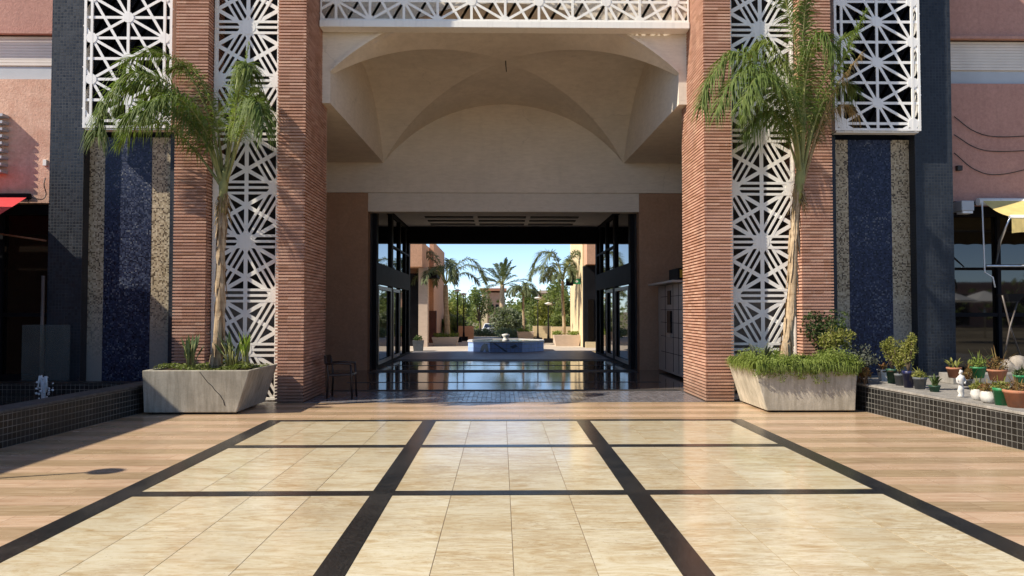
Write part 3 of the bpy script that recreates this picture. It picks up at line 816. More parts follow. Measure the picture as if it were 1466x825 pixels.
def palm(name, base, top, label, fronds, rng, nl=60, L=.5, wd=.016, droop=.55, rt=(.13, .085), group=None, shag=True, leaf='palm', trunkpts=None):
    p = thing(name, base, label, 'palm tree', group)
    base = Vector(base); top = Vector(top)
    tp = catmull(trunkpts or [base, base.lerp(top, .35) + Vector((.03, 0, 0)), base.lerp(top, .7) + Vector((-.01, .02, 0)), top], 24)
    mb = MB(); rr = []
    for i in range(25):
        u = i/24; r_ = rt[0]*(1-u) + rt[1]*u
        if u < .1: r_ *= 1.15
        rr.append(r_*(1 + rng.uniform(-.09, .09)))
    mb.tube(tp, rr, 12)
    if shag:
        for i in range(70):
            u = rng.uniform(.05, .97); c = tp[int(u*24)]; a = rng.uniform(0, 6.28); d = Vector((math.cos(a), math.sin(a), 0))
            r_ = rr[int(u*24)]; l = rng.uniform(.15, .5)
            w = Vector((-d.y, d.x, 0))
            mb.strip([c + d*r_*.9 + Vector((0,0,l*.5)), c + d*(r_ + .012), c + d*(r_ + rng.uniform(.02, .05)) - Vector((0,0,l*.5))], w, [.03, .035, .008])
    mb.build('trunk', M['bark'], p, recalc=False)
    if shag:
        up = (tp[24] - tp[20]).normalized()
        MB().tube([tp[20], tp[22], tp[24], tp[24] + up*.12, tp[24] + up*.3], [rr[20]*1.02, rr[22]*1.25, rr[24]*1.5, rr[24]*1.2, rr[24]*.3], 12).build('crownshaft', M['stalk'], p, recalc=False)
        sk = MB()
        for i in range(46):
            a = rng.uniform(0, 6.28); d = Vector((math.cos(a), math.sin(a), 0)); w = Vector((-d.y, d.x, 0)); c = tp[22] + up*rng.uniform(-.25, .15)
            l = rng.uniform(.12, .38)
            sk.strip([c + d*rr[22]*.9, c + d*(rr[22] + rng.uniform(.03, .08)) - Vector((0,0,l*.4)), c + d*(rr[22] + rng.uniform(.03, .14)) - Vector((0,0,l))], w, [.02, .014, .003])
        sk.build('dead_fibre', M['palmdry'], p, recalc=False)
    for fd in fronds:
        pts, kw = fd if isinstance(fd, tuple) else (fd, {})
        kw = dict(kw); lm = kw.pop('mat', leaf)
        st, lf = frond(pts, kw.pop('nl', nl), kw.pop('L', L), kw.pop('wd', wd), kw.pop('droop', droop), rng, **kw)
        fo = lf.build('frond', M[lm], p, recalc=False); st.build('stalk', M['stalk'] if lm != 'palmdry' else M['palmdry'], fo, recalc=False)
    return p
rng = random.Random(21)
Y0 = 12.25
def fr(*q): return [W(a, b, c) for a, b, c in q]
tb = W(309, 508, Y0); tb.z = .58
tt_ = W(320, 266, Y0)
c0 = (322, 270)
LF = [
 (fr((318,268,Y0),(292,200,Y0-.1),(240,128,Y0-.35),(190,105,Y0-.55),(150,150,Y0-.75),(140,190,Y0-.85)), dict(L=.60, nl=84, droop=.75)),
 (fr((320,268,Y0),(300,215,Y0-.25),(262,168,Y0-.6),(215,150,Y0-.95),(175,170,Y0-1.15)), dict(L=.58, nl=76, droop=.85)),
 (fr((318,262,Y0),(303,180,Y0+.15),(270,105,Y0+.3),(225,75,Y0+.35),(175,88,Y0+.4)), dict(L=.5, nl=70, droop=.6)),
 (fr((322,262,Y0),(332,190,Y0+.05),(342,125,Y0+.05),(352,92,Y0-.1),(362,100,Y0-.3)), dict(L=.55, nl=76, droop=.95, fold=.0)),
 (fr((324,262,Y0),(345,195,Y0-.25),(362,150,Y0-.55),(372,150,Y0-.8),(378,185,Y0-1.0)), dict(L=.5, nl=66, droop=.95)),
 (fr((324,264,Y0),(338,200,Y0+.25),(352,150,Y0+.45),(368,130,Y0+.5),(380,160,Y0+.5)), dict(L=.45, nl=60, droop=.8)),
 (fr((321,262,Y0),(330,180,Y0+.02),(347,110,Y0+.02),(357,62,Y0+.02)), dict(L=.10, nl=30, droop=.1, mat='palmlight')),
 (fr((322,262,Y0),(335,180,Y0-.12),(345,110,Y0-.2),(352,100,Y0-.35)), dict(L=.42, nl=60, droop=.9, mat='palmlight', fold=-.1)),
 (fr((319,266,Y0),(296,190,Y0+.2),(268,150,Y0+.3),(235,130,Y0+.4),(205,140,Y0+.4)), dict(L=.4, nl=50, droop=.6)),
]
LF += [
 (fr((318,268,Y0),(283,220,Y0+.1),(240,180,Y0+.2),(200,175,Y0+.3),(170,205,Y0+.3)), dict(L=.45, nl=60, droop=.7)),
 (fr((319,266,Y0),(300,200,Y0-.3),(268,150,Y0-.7),(235,140,Y0-1.0),(205,165,Y0-1.2)), dict(L=.5, nl=64, droop=.8)),
 (fr((319,266,Y0),(298,205,Y0-.05),(262,140,Y0-.1),(222,110,Y0-.2),(185,125,Y0-.3),(165,160,Y0-.4)), dict(L=.5, nl=70, droop=.7)),
 (fr((320,262,Y0),(312,190,Y0+.2),(295,130,Y0+.3),(270,95,Y0+.4),(245,100,Y0+.4)), dict(L=.45, nl=60, droop=.6, mat='palmlight')),
]
palm('palm_tree', tb, tt_, 'feathery green palm in the left planter with its crown leaning towards the white lattice', LF, rng, group='entrance palms', rt=(.085, .05))
Y1 = 12.35
tb = W(1122, 505, Y1); tb.z = .58
tt_ = W(1146, 250, Y1)
RF = [
 (fr((1146,255,Y1),(1135,170,Y1-.1),(1100,100,Y1-.3),(1055,75,Y1-.45),(1018,110,Y1-.55),(1005,150,Y1-.6)), dict(L=.58, nl=84, droop=.85)),
 (fr((1147,255,Y1),(1140,190,Y1-.3),(1118,130,Y1-.65),(1085,110,Y1-.95),(1060,150,Y1-1.2)), dict(L=.55, nl=74, droop=.95)),
 (fr((1147,250,Y1),(1147,150,Y1),(1138,60,Y1),(1122,-10,Y1-.1),(1110,-50,Y1-.2)), dict(L=.5, nl=80, droop=.7)),
 (fr((1149,252,Y1),(1165,180,Y1-.1),(1190,120,Y1-.25),(1215,70,Y1-.4),(1240,15,Y1-.5)), dict(L=.42, nl=76, droop=.55)),
 (fr((1149,256,Y1),(1160,205,Y1+.1),(1178,160,Y1+.2),(1205,120,Y1+.3),(1222,125,Y1+.35)), dict(L=.5, nl=66, droop=.95)),
 (fr((1148,252,Y1),(1150,150,Y1-.15),(1160,80,Y1-.35),(1178,50,Y1-.6),(1195,75,Y1-.8)), dict(L=.48, nl=66, droop=.8)),
 (fr((1146,250,Y1),(1138,150,Y1+.1),(1118,85,Y1+.2),(1095,60,Y1+.3),(1075,75,Y1+.35)), dict(L=.5, nl=66, droop=.8, mat='palmlight')),
 (fr((1146,256,Y1),(1130,205,Y1+.1),(1105,160,Y1+.2),(1080,140,Y1+.3),(1062,170,Y1+.3)), dict(L=.5, nl=66, droop=.9)),
 (fr((1150,262,Y1),(1170,190,Y1-.05),(1195,130,Y1-.1),(1215,100,Y1-.15),(1235,75,Y1-.2)), dict(L=.32, nl=44, droop=1.0, mat='palmdry', wd=.008)),
 (fr((1146,256,Y1),(1135,200,Y1-.1),(1110,165,Y1-.25),(1085,165,Y1-.4),(1065,195,Y1-.5)), dict(L=.5, nl=60, droop=.95)),
]
RF += [
 (fr((1148,252,Y1),(1152,170,Y1-.1),(1150,80,Y1-.15),(1152,20,Y1-.25),(1160,-25,Y1-.4)), dict(L=.48, nl=76, droop=.75)),
 (fr((1147,256,Y1),(1136,190,Y1-.2),(1108,125,Y1-.5),(1075,100,Y1-.7),(1045,120,Y1-.85),(1025,160,Y1-.95)), dict(L=.55, nl=76, droop=.9)),
 (fr((1147,252,Y1),(1144,170,Y1+.15),(1134,110,Y1+.25),(1118,85,Y1+.35),(1100,100,Y1+.4)), dict(L=.5, nl=64, droop=.8, mat='palmlight')),
 (fr((1149,252,Y1),(1162,175,Y1+.1),(1182,105,Y1+.15),(1203,60,Y1+.2),(1225,45,Y1+.2)), dict(L=.42, nl=64, droop=.6)),
 (fr((1150,260,Y1),(1168,205,Y1+.05),(1188,165,Y1+.05),(1210,150,Y1+.05),(1228,165,Y1+.05)), dict(L=.35, nl=44, droop=1.0, mat='palmdry', wd=.008)),
]
palm('palm_tree', tb, tt_, 'taller bushy palm in the right planter with a dry brown frond beside the right lattice', RF, rng, group='entrance palms', rt=(.085, .055))

# ------------------------------------------------------------------ planting in the planters
def blades(c, n, h, spread, wd, rng, mb=None, curve=.3):
    mb = mb or MB(); c = Vector(c)
    for i in range(n):
        a = rng.uniform(0, 6.28); o = Vector((math.cos(a), math.sin(a), 0))
        hh = h*rng.uniform(.6, 1.08); sp = spread*rng.uniform(.2, 1)
        b = c + o*sp*.25 + Vector((rng.uniform(-.03,.03), rng.uniform(-.03,.03), 0))
        pts = [b + o*sp*t_**1.5*.8 + Vector((0, 0, hh*t_ - curve*sp*t_**3)) for t_ in (0, .3, .6, .85, 1)]
        w = Vector((-o.y, o.x, 0))*math.cos(.6) + o*.3; w.normalize()
        mb.strip(pts, w, [wd*.35, wd*.6, wd, wd*.8, wd*.06])
    return mb
def clump(mb, c, r3, n, size, rng, shell=.5):
    c = Vector(c)
    for i in range(n):
        while True:
            d = Vector((rng.uniform(-1,1), rng.uniform(-1,1), rng.uniform(-1,1)))
            if shell**2 < d.length_squared < 1: break
        p = c + Vector((d.x*r3[0], d.y*r3[1], d.z*r3[2]))
        a = Vector((rng.gauss(0,1), rng.gauss(0,1), rng.gauss(0,1))).normalized(); b = a.cross(Vector((rng.gauss(0,1), rng.gauss(0,1), rng.gauss(0,1)))).normalized()
        s = size*rng.uniform(.6, 1.3)
        mb.quad(p - a*s, p + b*s*.5, p + a*s, p - b*s*.5)
    return mb
rng = random.Random(5)
# left ground cover
mb = MB()
for i in range(2300):
    x = rng.uniform(-5.5, -4.05); y = rng.uniform(11.6, 12.85); z = .655 + rng.uniform(0, .07) + .05*math.sin(x*5)*math.cos(y*4)
    a = Vector((rng.gauss(0,1), rng.gauss(0,1), rng.gauss(0,.5))).normalized(); b = a.cross(Vector((rng.gauss(0,.4), rng.gauss(0,.4), 1))).normalized(); s = rng.uniform(.012, .03)
    p = Vector((x, y, z)); mb.quad(p - a*s, p + b*s*.7, p + a*s, p - b*s*.7)
tag(mb.build('ground_cover', M['cover'], recalc=False), 'low yellowish green ground cover filling the left planter', 'ground cover', kind='stuff')
def strel(px, py, Y, h, n, label, m, wd, sp):
    c = W(px, py, Y); c.z = .62
    t_ = thing('blade_plant', c, label, 'plant')
    st = MB(); lf = MB(); rg = random.Random(int(px))
    for i in range(n):
        a = rg.uniform(0, 6.28); o = Vector((math.cos(a), math.sin(a), 0)); hh = h*rg.uniform(.55, 1); s_ = sp*rg.uniform(.2, 1)
        p0 = c + o*.05; p1 = c + o*s_*.45 + Vector((0,0,hh*.55)); p2 = c + o*s_ + Vector((0,0,hh))
        st.tube([p0, p1, p1.lerp(p2, .4)], .008, 5)
        d = (p2 - p1).normalized(); w = d.cross(Vector((rg.uniform(-1,1), rg.uniform(-1,1), .2))).normalized()
        lf.strip([p1, p1.lerp(p2, .3), p1.lerp(p2, .65), p2], w, [wd*.3, wd, wd*.85, wd*.05])
    lf.build('leaf_blades', M[m], t_, recalc=False); st.build('stems', M['stalk'], t_, recalc=False)
strel(273, 520, 12.0, .62, 22, 'tall stemmed broad leaf plant at the left edge of the left planter', 'strel', .032, .2)
strel(333, 520, 12.1, .66, 30, 'grey green sword leaf plant just right of the left palm trunk', 'strel', .024, .3)
strel(352, 520, 12.0, .66, 14, 'bright lime green leaf plant beside the cracked planter corner', 'strel2', .035, .12)
# right fern mound
mb = MB()
for i in range(5200):
    x = rng.uniform(3.9, 5.55); y = rng.uniform(11.56, 12.85); hmax = .16 + .10*math.sin(x*4.1 + 1)*math.sin(y*3) + .05
    a = rng.uniform(0, 6.28); o = Vector((math.cos(a), math.sin(a), 0)); h = rng.uniform(.35, 1)*hmax
    b = Vector((x, y, .64)); l = rng.uniform(.04, .13)
    pts = [b, b + o*l*.4 + Vector((0,0,h*.75)), b + o*l + Vector((0,0,h)), b + o*l*1.5 + Vector((0,0,h*.85))]
    w = Vector((-o.y, o.x, rng.uniform(-.3,.3))); mb.strip(pts, w, [.004, .007, .006, .001])
for i in range(230):   # feathery tufts
    x = rng.uniform(3.9, 5.55); y = 11.54 + 1.2*rng.random()**1.7; hh = rng.uniform(-.04, .10) + .12*(math.sin(x*6.3)*math.sin(x*2.1 + y*3) + .4)
    clump(mb, (x, y, .72 + hh), (.10, .10, .08), 42, .017, rng, .1)
for i in range(60):   # spilling tufts
    x = rng.uniform(3.9, 5.5); y = 11.56; dz = rng.random()**2*.22*(.4 + .6*abs(math.sin(x*4.7)))
    clump(mb, (x, y - .02, .68 - dz), (.07, .04, .06), 26, .015, rng, .1)
for i in range(900):   # overhang at the front and inner edges
    if rng.random() < .6: x = rng.uniform(3.92, 5.5); y = 11.58; o = Vector((rng.uniform(-.4,.4), -1, 0))
    else: x = 3.91; y = rng.uniform(11.6, 12.8); o = Vector((-1, rng.uniform(-.4,.4), 0))
    o.normalize(); b = Vector((x, y, .68)); l = rng.uniform(.03, .10); h = rng.uniform(.03, .16); dr = rng.uniform(.02, .12)
    mb.strip([b, b + o*l*.4 + Vector((0,0,h)), b + o*l + Vector((0,0,h*.7)), b + o*l*1.3 + Vector((0,0,h*.5 - dr))], Vector((-o.y, o.x, .1)), [.004, .007, .006, .001])
tag(mb.build('fern_cover', M['fern'], recalc=False), 'bright feathery fern mound spilling over the right planter', 'ground cover', kind='stuff')
c = W(1090, 510, 12.0); c.z = .66
tag(blades(c, 26, .48, .3, .02, rng).build('agave_plant', M['dusty'], recalc=False), 'pale spiky leaf rosette at the inner end of the right planter', 'plant')
def bush(name, c, label, cat, r3, n, size, m, stems=7, seed=1, zb=None):
    rg = random.Random(seed); c = Vector(c); zb = c.z - r3[2] if zb is None else zb
    t_ = thing(name, (c.x, c.y, zb), label, cat)
    st = MB(); lf = MB()
    for i in range(stems):
        e = c + Vector((rg.uniform(-.75,.75)*r3[0], rg.uniform(-.75,.75)*r3[1], rg.uniform(-.2,.8)*r3[2]))
        b = Vector((c.x + rg.uniform(-.04,.04), c.y + rg.uniform(-.04,.04), zb))
        mid = b.lerp(e, .5) + Vector((rg.uniform(-.04,.04), rg.uniform(-.04,.04), .05))
        st.tube([b, mid, e], [.011, .008, .004], 5)
        clump(lf, e, (r3[0]*.5, r3[1]*.5, r3[2]*.45), n // stems, size, rg, .02)
        clump(lf, mid.lerp(e, .4), (r3[0]*.4, r3[1]*.4, r3[2]*.4), n // stems // 2, size, rg, .02)
    lf.build('foliage', M[m], t_, recalc=False); st.build('stems', M['bark2'], t_, recalc=False)
    return t_
cc = W(1178, 475, 12.5); bush('shrub', cc, 'loose olive green shrub behind the fern, right of the right palm trunk', 'shrub', (.40, .28, .32), 900, .03, 'shrub', 20, 3, .66)
cc = W(1200, 487, 12.0); bush('shrub', cc, 'small leafy shrub at the outer corner of the right planter', 'shrub', (.25, .25, .22), 500, .03, 'yellowleaf', 9, 4, .66)
cc = W(1231, 512, 11.9); bush('shrub', cc, 'dusty grey shrub growing between the right planter and the tiled ledge', 'shrub', (.22, .2, .22), 420, .028, 'dusty', 9, 6, .44)
cc = W(1240, 537, 11.7); bush('shrub', cc, 'low reddish plant on the ledge beside the right planter', 'shrub', (.12, .12, .1), 260, .022, 'redleaf', 7, 7, .44)

# ------------------------------------------------------------------ flower pots on the ledge
def pot(px, pyb, wpx, hpx, pm, label, plant, seed, zb=.441, n=14, sq=False, bowl=False):
    c = G(px, pyb, zb); s = c.y / F; r = wpx*s/2; h = hpx*s
    t_ = thing('potted_plant', c, label, 'potted plant')
    rg = random.Random(seed)
    if bowl: prof = [(r*.45, 0), (r*.8, h*.15), (r, h*.55), (r*.9, h*.95), (r*.92, h), (r*.8, h), (r*.78, h*.86)]
    else: prof = [(r*.70, 0), (r*.95, h*.82), (r, h*.82), (r*1.02, h), (r*.88, h), (r*.86, h*.88)]
    mb = MB().lathe(prof, c, 4 if sq else n, not sq, math.pi/4 if sq else 0)
    mb.build('pot', M[pm], t_, recalc=True)
    MB().lathe([(r*.84, h*.80), (r*.85, h*.89)], c, 12).build('soil', M['soil'], t_)
    top = c + Vector((0, 0, h*.88))
    if plant:
        kind, mm, ph = plant; ph = ph*s
        if kind == 'bush':
            st = MB(); lf = MB()
            for i in range(11):
                a = rg.uniform(0, 6.28); e = top + Vector((math.cos(a)*r*rg.uniform(.2, 1.3), math.sin(a)*r*rg.uniform(.2, 1.2), ph*rg.uniform(.45, .95)))
                st.tube([top, top.lerp(e, .5) + Vector((rg.uniform(-.02,.02), 0, .03)), e], [.009, .007, .004], 5)
                clump(lf, e, (r*.75, r*.75, ph*.2), 80, .02, rg, .02); clump(lf, top.lerp(e, .65), (r*.6, r*.6, ph*.2), 30, .018, rg, .02)
            lf.build('foliage', M[mm], t_, recalc=False); st.build('stems', M['bark2'], t_, recalc=False)
        elif kind == 'blades':
            blades(top, 20, ph, ph*.8, .012, rg).build('foliage', M[mm], t_, recalc=False)
        elif kind == 'low':
            lf = MB(); clump(lf, top + Vector((0,0,ph*.4)), (r*1.1, r*1.1, ph*.6), 260, .02, rg, .1)
            blades(top, 16, ph*1.9, ph*1.5, .006, rg, lf); lf.build('foliage', M[mm], t_, recalc=False)
    return t_
pot(1264, 546, 16, 17, 'whitepot', 'small square white pot nearest the right planter', ('blades', 'redleaf', 14), 1, sq=True)
pot(1277, 549, 17, 21, 'dkgreenpot', 'dark green tapered pot with a yellowish bush, second from the planter', ('bush', 'yellowleaf', 44), 2, n=4)
pot(1288, 552, 14, 17, 'greypot', 'grey pot with thin stems squeezed between green and navy pots', ('bush', 'yellowleaf', 40), 3)
pot(1301, 555, 17, 24, 'navypot', 'tall navy blue pot with white flecks and a leafy bush', ('bush', 'yellowleaf', 52), 4)
pot(1317, 557, 19, 17, 'greypot', 'wide grey pot with a low dried plant right of the navy pot', ('low', 'yellowleaf', 10), 5)
pot(1338, 561, 16, 9, 'dkgreenpot', 'tiny dark green dish with a single thin spiky plant', ('blades', 'shrub', 18), 6)
pot(1366, 541, 20, 15, 'terracotta', 'terracotta pot with curly succulent on the rear step, behind the statuette', ('blades', 'yellowleaf', 20), 7, zb=.562)
pot(1400, 541, 22, 16, 'greenpot', 'bright green pot on the rear step with trailing leaves', ('low', 'fern', 16), 8, zb=.562)
pot(1428, 545, 26, 16, 'terracotta', 'terracotta pot on the rear step under a tangle of reddish stems', ('low', 'redleaf', 20), 9, zb=.562)
pot(1462, 553, 20, 16, 'greenpot', 'bright green pot at the right edge on the rear step', ('low', 'shrub', 10), 10, zb=.562)
pot(1400, 573, 19, 16, 'whitepot', 'round white bowl pot beside the white statuette', ('low', 'yellowleaf', 12), 11, bowl=True)
pot(1416, 577, 24, 17, 'whitepot', 'wider white bowl pot between the round bowl and green pot', ('low', 'redleaf', 14), 12, bowl=True)
pot(1434, 580, 23, 25, 'greenpot', 'bright green glossy pot in front of the terracotta trough', ('low', 'yellowleaf', 12), 13)
pot(1459, 583, 40, 25, 'terracotta', 'large terracotta pot at the right edge of the ledge', ('low', 'redleaf', 14), 14)
pot(1385, 553, 14, 10, 'greypot', 'small grey pot with reddish leaves behind the statuette', ('low', 'redleaf', 16), 15, zb=.441)
# statuette
c = G(1376, 569, .441); s_ = c.y/F
st = thing('statuette', c, 'small white garden statuette standing on the ledge among the pots', 'statue')
mb = MB().lathe([(.045,0),(.05,.02),(.04,.03),(.042,.06),(.05,.10),(.045,.15),(.035,.19),(.045,.25),(.058,.30),(.05,.335),(.02,.355),(.018,.37),(.026,.385),(.029,.405),(.024,.425),(.006,.44)], c, 14, True, 0, .8)
mb.tube([c+Vector((.055,0,.31)), c+Vector((.062,-.02,.25)), c+Vector((.03,-.05,.22))], [.016,.014,.012], 6)
mb.tube([c+Vector((-.055,0,.31)), c+Vector((-.062,-.01,.24)), c+Vector((-.02,-.05,.21))], [.016,.014,.012], 6)
for v in mb.bm.verts: v.co = c + (v.co - c)*.84 + Vector((.006*math.sin(v.co.z*90), .005*math.cos(v.co.z*70), 0))
mb.build('figure', M['whitepot'], st)
# rocks
for i, (px, py, r_, lb_) in enumerate(((1445, 528, .16, 'rough beige rock behind the pots, left of the pair'), (1463, 524, .2, 'larger rough beige rock behind the pots at the right edge'))):
    c = W(px, py, 12.7); rg = random.Random(i + 3); mb = MB().ball(c, r_, 3, (1, .8, .9))
    for v in mb.bm.verts:
        d = (v.co - c); k = 1 + .22*math.sin(d.x*23 + i)*math.cos(d.z*19 + 1) + rg.uniform(-.05, .05); v.co = c + d*k
    c.z = .39
    tag(mb.build('rock', M['rock']), lb_, 'rock')

# folding stand
c = thing('folding_stand', (W(1446, 500, 13.2).x, 13.2, .39), 'dark metal folding stand with crossed legs and black tray by the right shop window', 'stand')
def w3(px, py, Y=13.2): return W(px, py, Y)
mb = MB(); b = [w3(1440, 432), w3(1454, 432)]; tpx = [w3(1434, 421), w3(1460, 421)]
mb.hexa([b[0]+Vector((0,-.1,0)), b[1]+Vector((0,-.1,0)), b[1]+Vector((0,.1,0)), b[0]+Vector((0,.1,0))], [tpx[0]+Vector((0,-.16,0)), tpx[1]+Vector((0,-.16,0)), tpx[1]+Vector((0,.16,0)), tpx[0]+Vector((0,.16,0))])
mb.build('tray', M['frame'], c)
for s, (a, m_, e) in enumerate((((1435, 423), (1446, 468), (1462, 512)), ((1459, 423), (1446, 468), (1437, 515)))):
    dy = .06 - .12*s
    pe = w3(e[0], e[1], 13.2 + dy); pm = w3(m_[0], m_[1], 13.2 + dy*.3); d = (pe - pm).normalized(); pe2 = pm + d*((.40 - pm.z)/d.z)
    MB().tube([w3(a[0], a[1], 13.2 - dy), pm, pe2], .016, 6).build('leg', M['bronze'], c)

# ------------------------------------------------------------------ awnings
aw = thing('awning', (9.9, 14.2, 2.9), 'faded yellow retractable awning with white crank rod above the right shop window', 'awning')
xl = W(1398, 290, 14.4).x
MB().tube([(xl, 14.36, 3.74), (16, 14.36, 3.74)], .075, 12).build('roller', M['white'], aw)
r0, r1 = Vector((xl + .05, 14.30, 3.76)), Vector((xl + .1, 13.62, 3.36))
mb = MB(); n = 10; pr = None
for i in range(n + 1):
    u = i/n; p = r0.lerp(r1, u) + Vector((0, 0, -.05*math.sin(math.pi*u)))
    q = (mb.bm.verts.new(p), mb.bm.verts.new((16, p.y, p.z)))
    if pr: mb.bm.faces.new((pr[0], pr[1], q[1], q[0]))
    pr = q
mb.build('canvas', M['yellow'], aw)
MB().tube([(r1.x, 13.6, 3.35), (16, 13.6, 3.35)], .035, 8).build('front_bar', M['white'], aw)
mb = MB(); prv = None
for i in range(80):
    x = r1.x + .02 + i*.08; z = 3.04 + .02*abs(math.sin(x*9)); y = 13.58 + .015*math.sin(x*11)
    q = (mb.bm.verts.new((x, 13.58, 3.34)), mb.bm.verts.new((x, y, z)))
    if prv: mb.bm.faces.new((prv[0], q[0], q[1], prv[1]))
    prv = q
mb.build('valance', M['yellow'], aw)
MB().tube([(xl + .02, 14.26, 3.7), (xl + .03, 14.24, 2.35), (xl + .16, 14.2, 2.25), (xl + .2, 14.2, 2.05)], .014, 6).build('crank_rod', M['white'], aw)
MB().tube([Vector((r1.x, 13.6, 3.33)), W(1432, 345, 13.9), W(1426, 378, 14.3)], [.02, .03, .012], 6).build('arm', M['steel'], aw)
MB().tube([W(1411, 381, 14.3), (16, 14.3, W(1411, 381, 14.3).z)], .03, 8).build('arm_rail', M['steel'], aw)
ra = thing('awning', (-9.6, 13.6, 3.2), 'bright red canvas awning corner above the dark left shop window', 'awning')
mb = MB(); n = 12; pr = None
e0, e1 = Vector((W(38, 283, 14.3).x, 14.3, W(38, 283, 14.3).z)), Vector((-8.75, 12.6, 3.1))
for i in range(n + 1):
    u = i/n; p = e0.lerp(e1, u) + Vector((.10*math.sin(math.pi*u), 0, .06*math.sin(math.pi*u)))
    q = (mb.bm.verts.new(p), mb.bm.verts.new((-15, p.y, p.z)), )
    if pr: mb.bm.faces.new((pr[0], pr[1], q[1], q[0]))
    pr = q
mb.build('canvas', M['red'], ra)
MB().tube([(-15, 14.36, e0.z + .03), (e0.x + .03, 14.36, e0.z + .03)], .06, 10).build('roller', M['frame'], ra)
MB().tube([(-15, 12.6, 3.09), (-8.78, 12.6, 3.09)], .03, 8).build('front_bar', M['frame'], ra)
MB().tube([W(0, 335, 14.2), W(66, 345, 14.2)], .02, 6).build('arm', M['terracotta'], ra)

# wall fittings
p = W(1384, 295, 14.25)
t_ = thing('wall_lamp', p, 'small grey wall light left of the yellow awning roller', 'lamp')
MB().box(p.x - .13, p.x + .12, 14.2, 14.498, p.z - .10, p.z + .10).build('housing', M['shutterlow'], t_, .015)
MB().box(p.x - .11, p.x + .10, 14.21, 14.4, p.z - .15, p.z - .102).build('lens', M['lamp'], t_, .01)
MB().box(W(1366, 282, 14.45).x, 16, 14.44, 14.497, 3.70, 3.76).build('window_head', M['frame'], B)
p = W(1373, 241, 14.46)
tag(MB().box(p.x - .05, p.x + .05, 14.42, 14.498, p.z - .05, p.z + .05).build('junction_box', M['cable'], None, .005), 'small dark junction box on the right pink wall under the cables', 'box')
for i, q in enumerate((((1366, 167), (1395, 188), (1430, 196), (1500, 193)), ((1366, 193), (1398, 212), (1432, 217), (1500, 214)), ((1366, 219), (1396, 243), (1432, 250), (1500, 235)))):
    pts = catmull([W(a, b_, 14.46) for a, b_ in q], 20)
    tag(MB().tube(pts, .009, 5).build('cable', M['cable']), ('uppermost', 'middle', 'lowest')[i] + ' of three black cables sagging across the right pink wall', 'cable', 'cables on the right wall')
# louvre and wires on the left wall
lv = MB()
for k in range(9): q = W(-2, 168 + k*10, 14.4); lv.box(q.x - .5, q.x + .14 - .004*k, 14.3, 14.495, q.z, q.z + .05)
tag(lv.build('louvre_vent', M['shutterlow']), 'slatted metal vent on the left pink wall at the photo edge', 'vent')
pts = [W(65, 255, 14.46), W(63, 265, 14.4), W(66, 278, 14.46), W(60, 286, 14.4), W(44, 283, 14.35), W(40, 290, 14.4)]
tag(MB().tube(catmull(pts, 18), .010, 5).build('cable', M['cable']), 'loose black cable hanging down the left pink wall to the red awning', 'cable')
p = W(64, 233, 14.46)
tag(MB().box(p.x - .035, p.x + .035, 14.45, 14.498, p.z - .06, p.z + .06).build('junction_box', M['lattice'], None, .004), 'small pale junction box on the left pink wall', 'box')

# ------------------------------------------------------------------ chair in the porch
C0 = Vector((-3.02, 13.75, 0))
ch = thing('armchair', C0, 'dark wooden armchair standing in the shade beside the left brick pillar', 'chair')
def cp(x, y, z): return C0 + Vector((x, y, z))
MB().hexa([cp(-.2,-.21,.40), cp(.24,-.21,.42), cp(.24,.21,.42), cp(-.2,.21,.40)], [cp(-.2,-.21,.44), cp(.24,-.21,.46), cp(.24,.21,.46), cp(-.2,.21,.44)]).build('seat', M['wood'], ch, .012)
for sx, sy in ((-.2, -.2), (-.2, .2), (.22, -.2), (.22, .2)):
    MB().tube([cp(sx*1.08, sy*1.05, 0), cp(sx, sy, .42)] + ([cp(sx - .02, sy, .60), cp(sx - .05, sy, .76)] if sx < 0 else [cp(sx - .01, sy, .62)]), .019, 6).build('leg', M['wood'], ch)
mb = MB()
for k in range(7):
    y0 = -.2 + .4*k/6; bow = -.05*(1 - (y0/.2)**2)
    if k < 6:
        y1 = -.2 + .4*(k+1)/6; b1 = -.05*(1 - (y1/.2)**2)
        mb.hexa([cp(-.255+bow, y0, .62), cp(-.225+bow, y0, .62), cp(-.225+b1, y1, .62), cp(-.255+b1, y1, .62)], [cp(-.275+bow, y0, .78), cp(-.245+bow, y0, .78), cp(-.245+b1, y1, .78), cp(-.275+b1, y1, .78)])
mb.build('backrest', M['wood'], ch)
for sy in (-.21, .21): MB().tube([cp(-.23, sy, .63), cp(-.02, sy*1.08, .645), cp(.22, sy*1.05, .63)], .02, 6).build('armrest', M['wood'], ch)

# ------------------------------------------------------------------ left wing and street lamp outside the frame (they shade the plaza)
wg = thing('side_wing', (-12, 6, 0), 'low ochre wing at the left of the plaza whose roof edge shades the basin', 'building')
mb = MB().box(-16, -9.4, -3, 11.2, 0, 4.12).build('wall', M['pinkwall'], wg)
MB().box(-16, -9.4, 11.202, 13.0, 0, 4.5).build('wall', M['pinkwall'], wg)
lp = thing('street_lamp', (-7.36, 6.36, 0), 'slim dark street lamp with a flat round head in the left basin', 'lamp')
MB().tube([(-7.36, 6.36, 0), (-7.36, 6.36, 3.05)], [.035, .02], 8).build('pole', M['frame'], lp)
MB().lathe([(.03,3.03),(.135,3.07),(.15,3.11),(.12,3.16),(.03,3.22)], (-7.36, 6.36, 0), 16).build('lamp_head', M['frame'], lp)

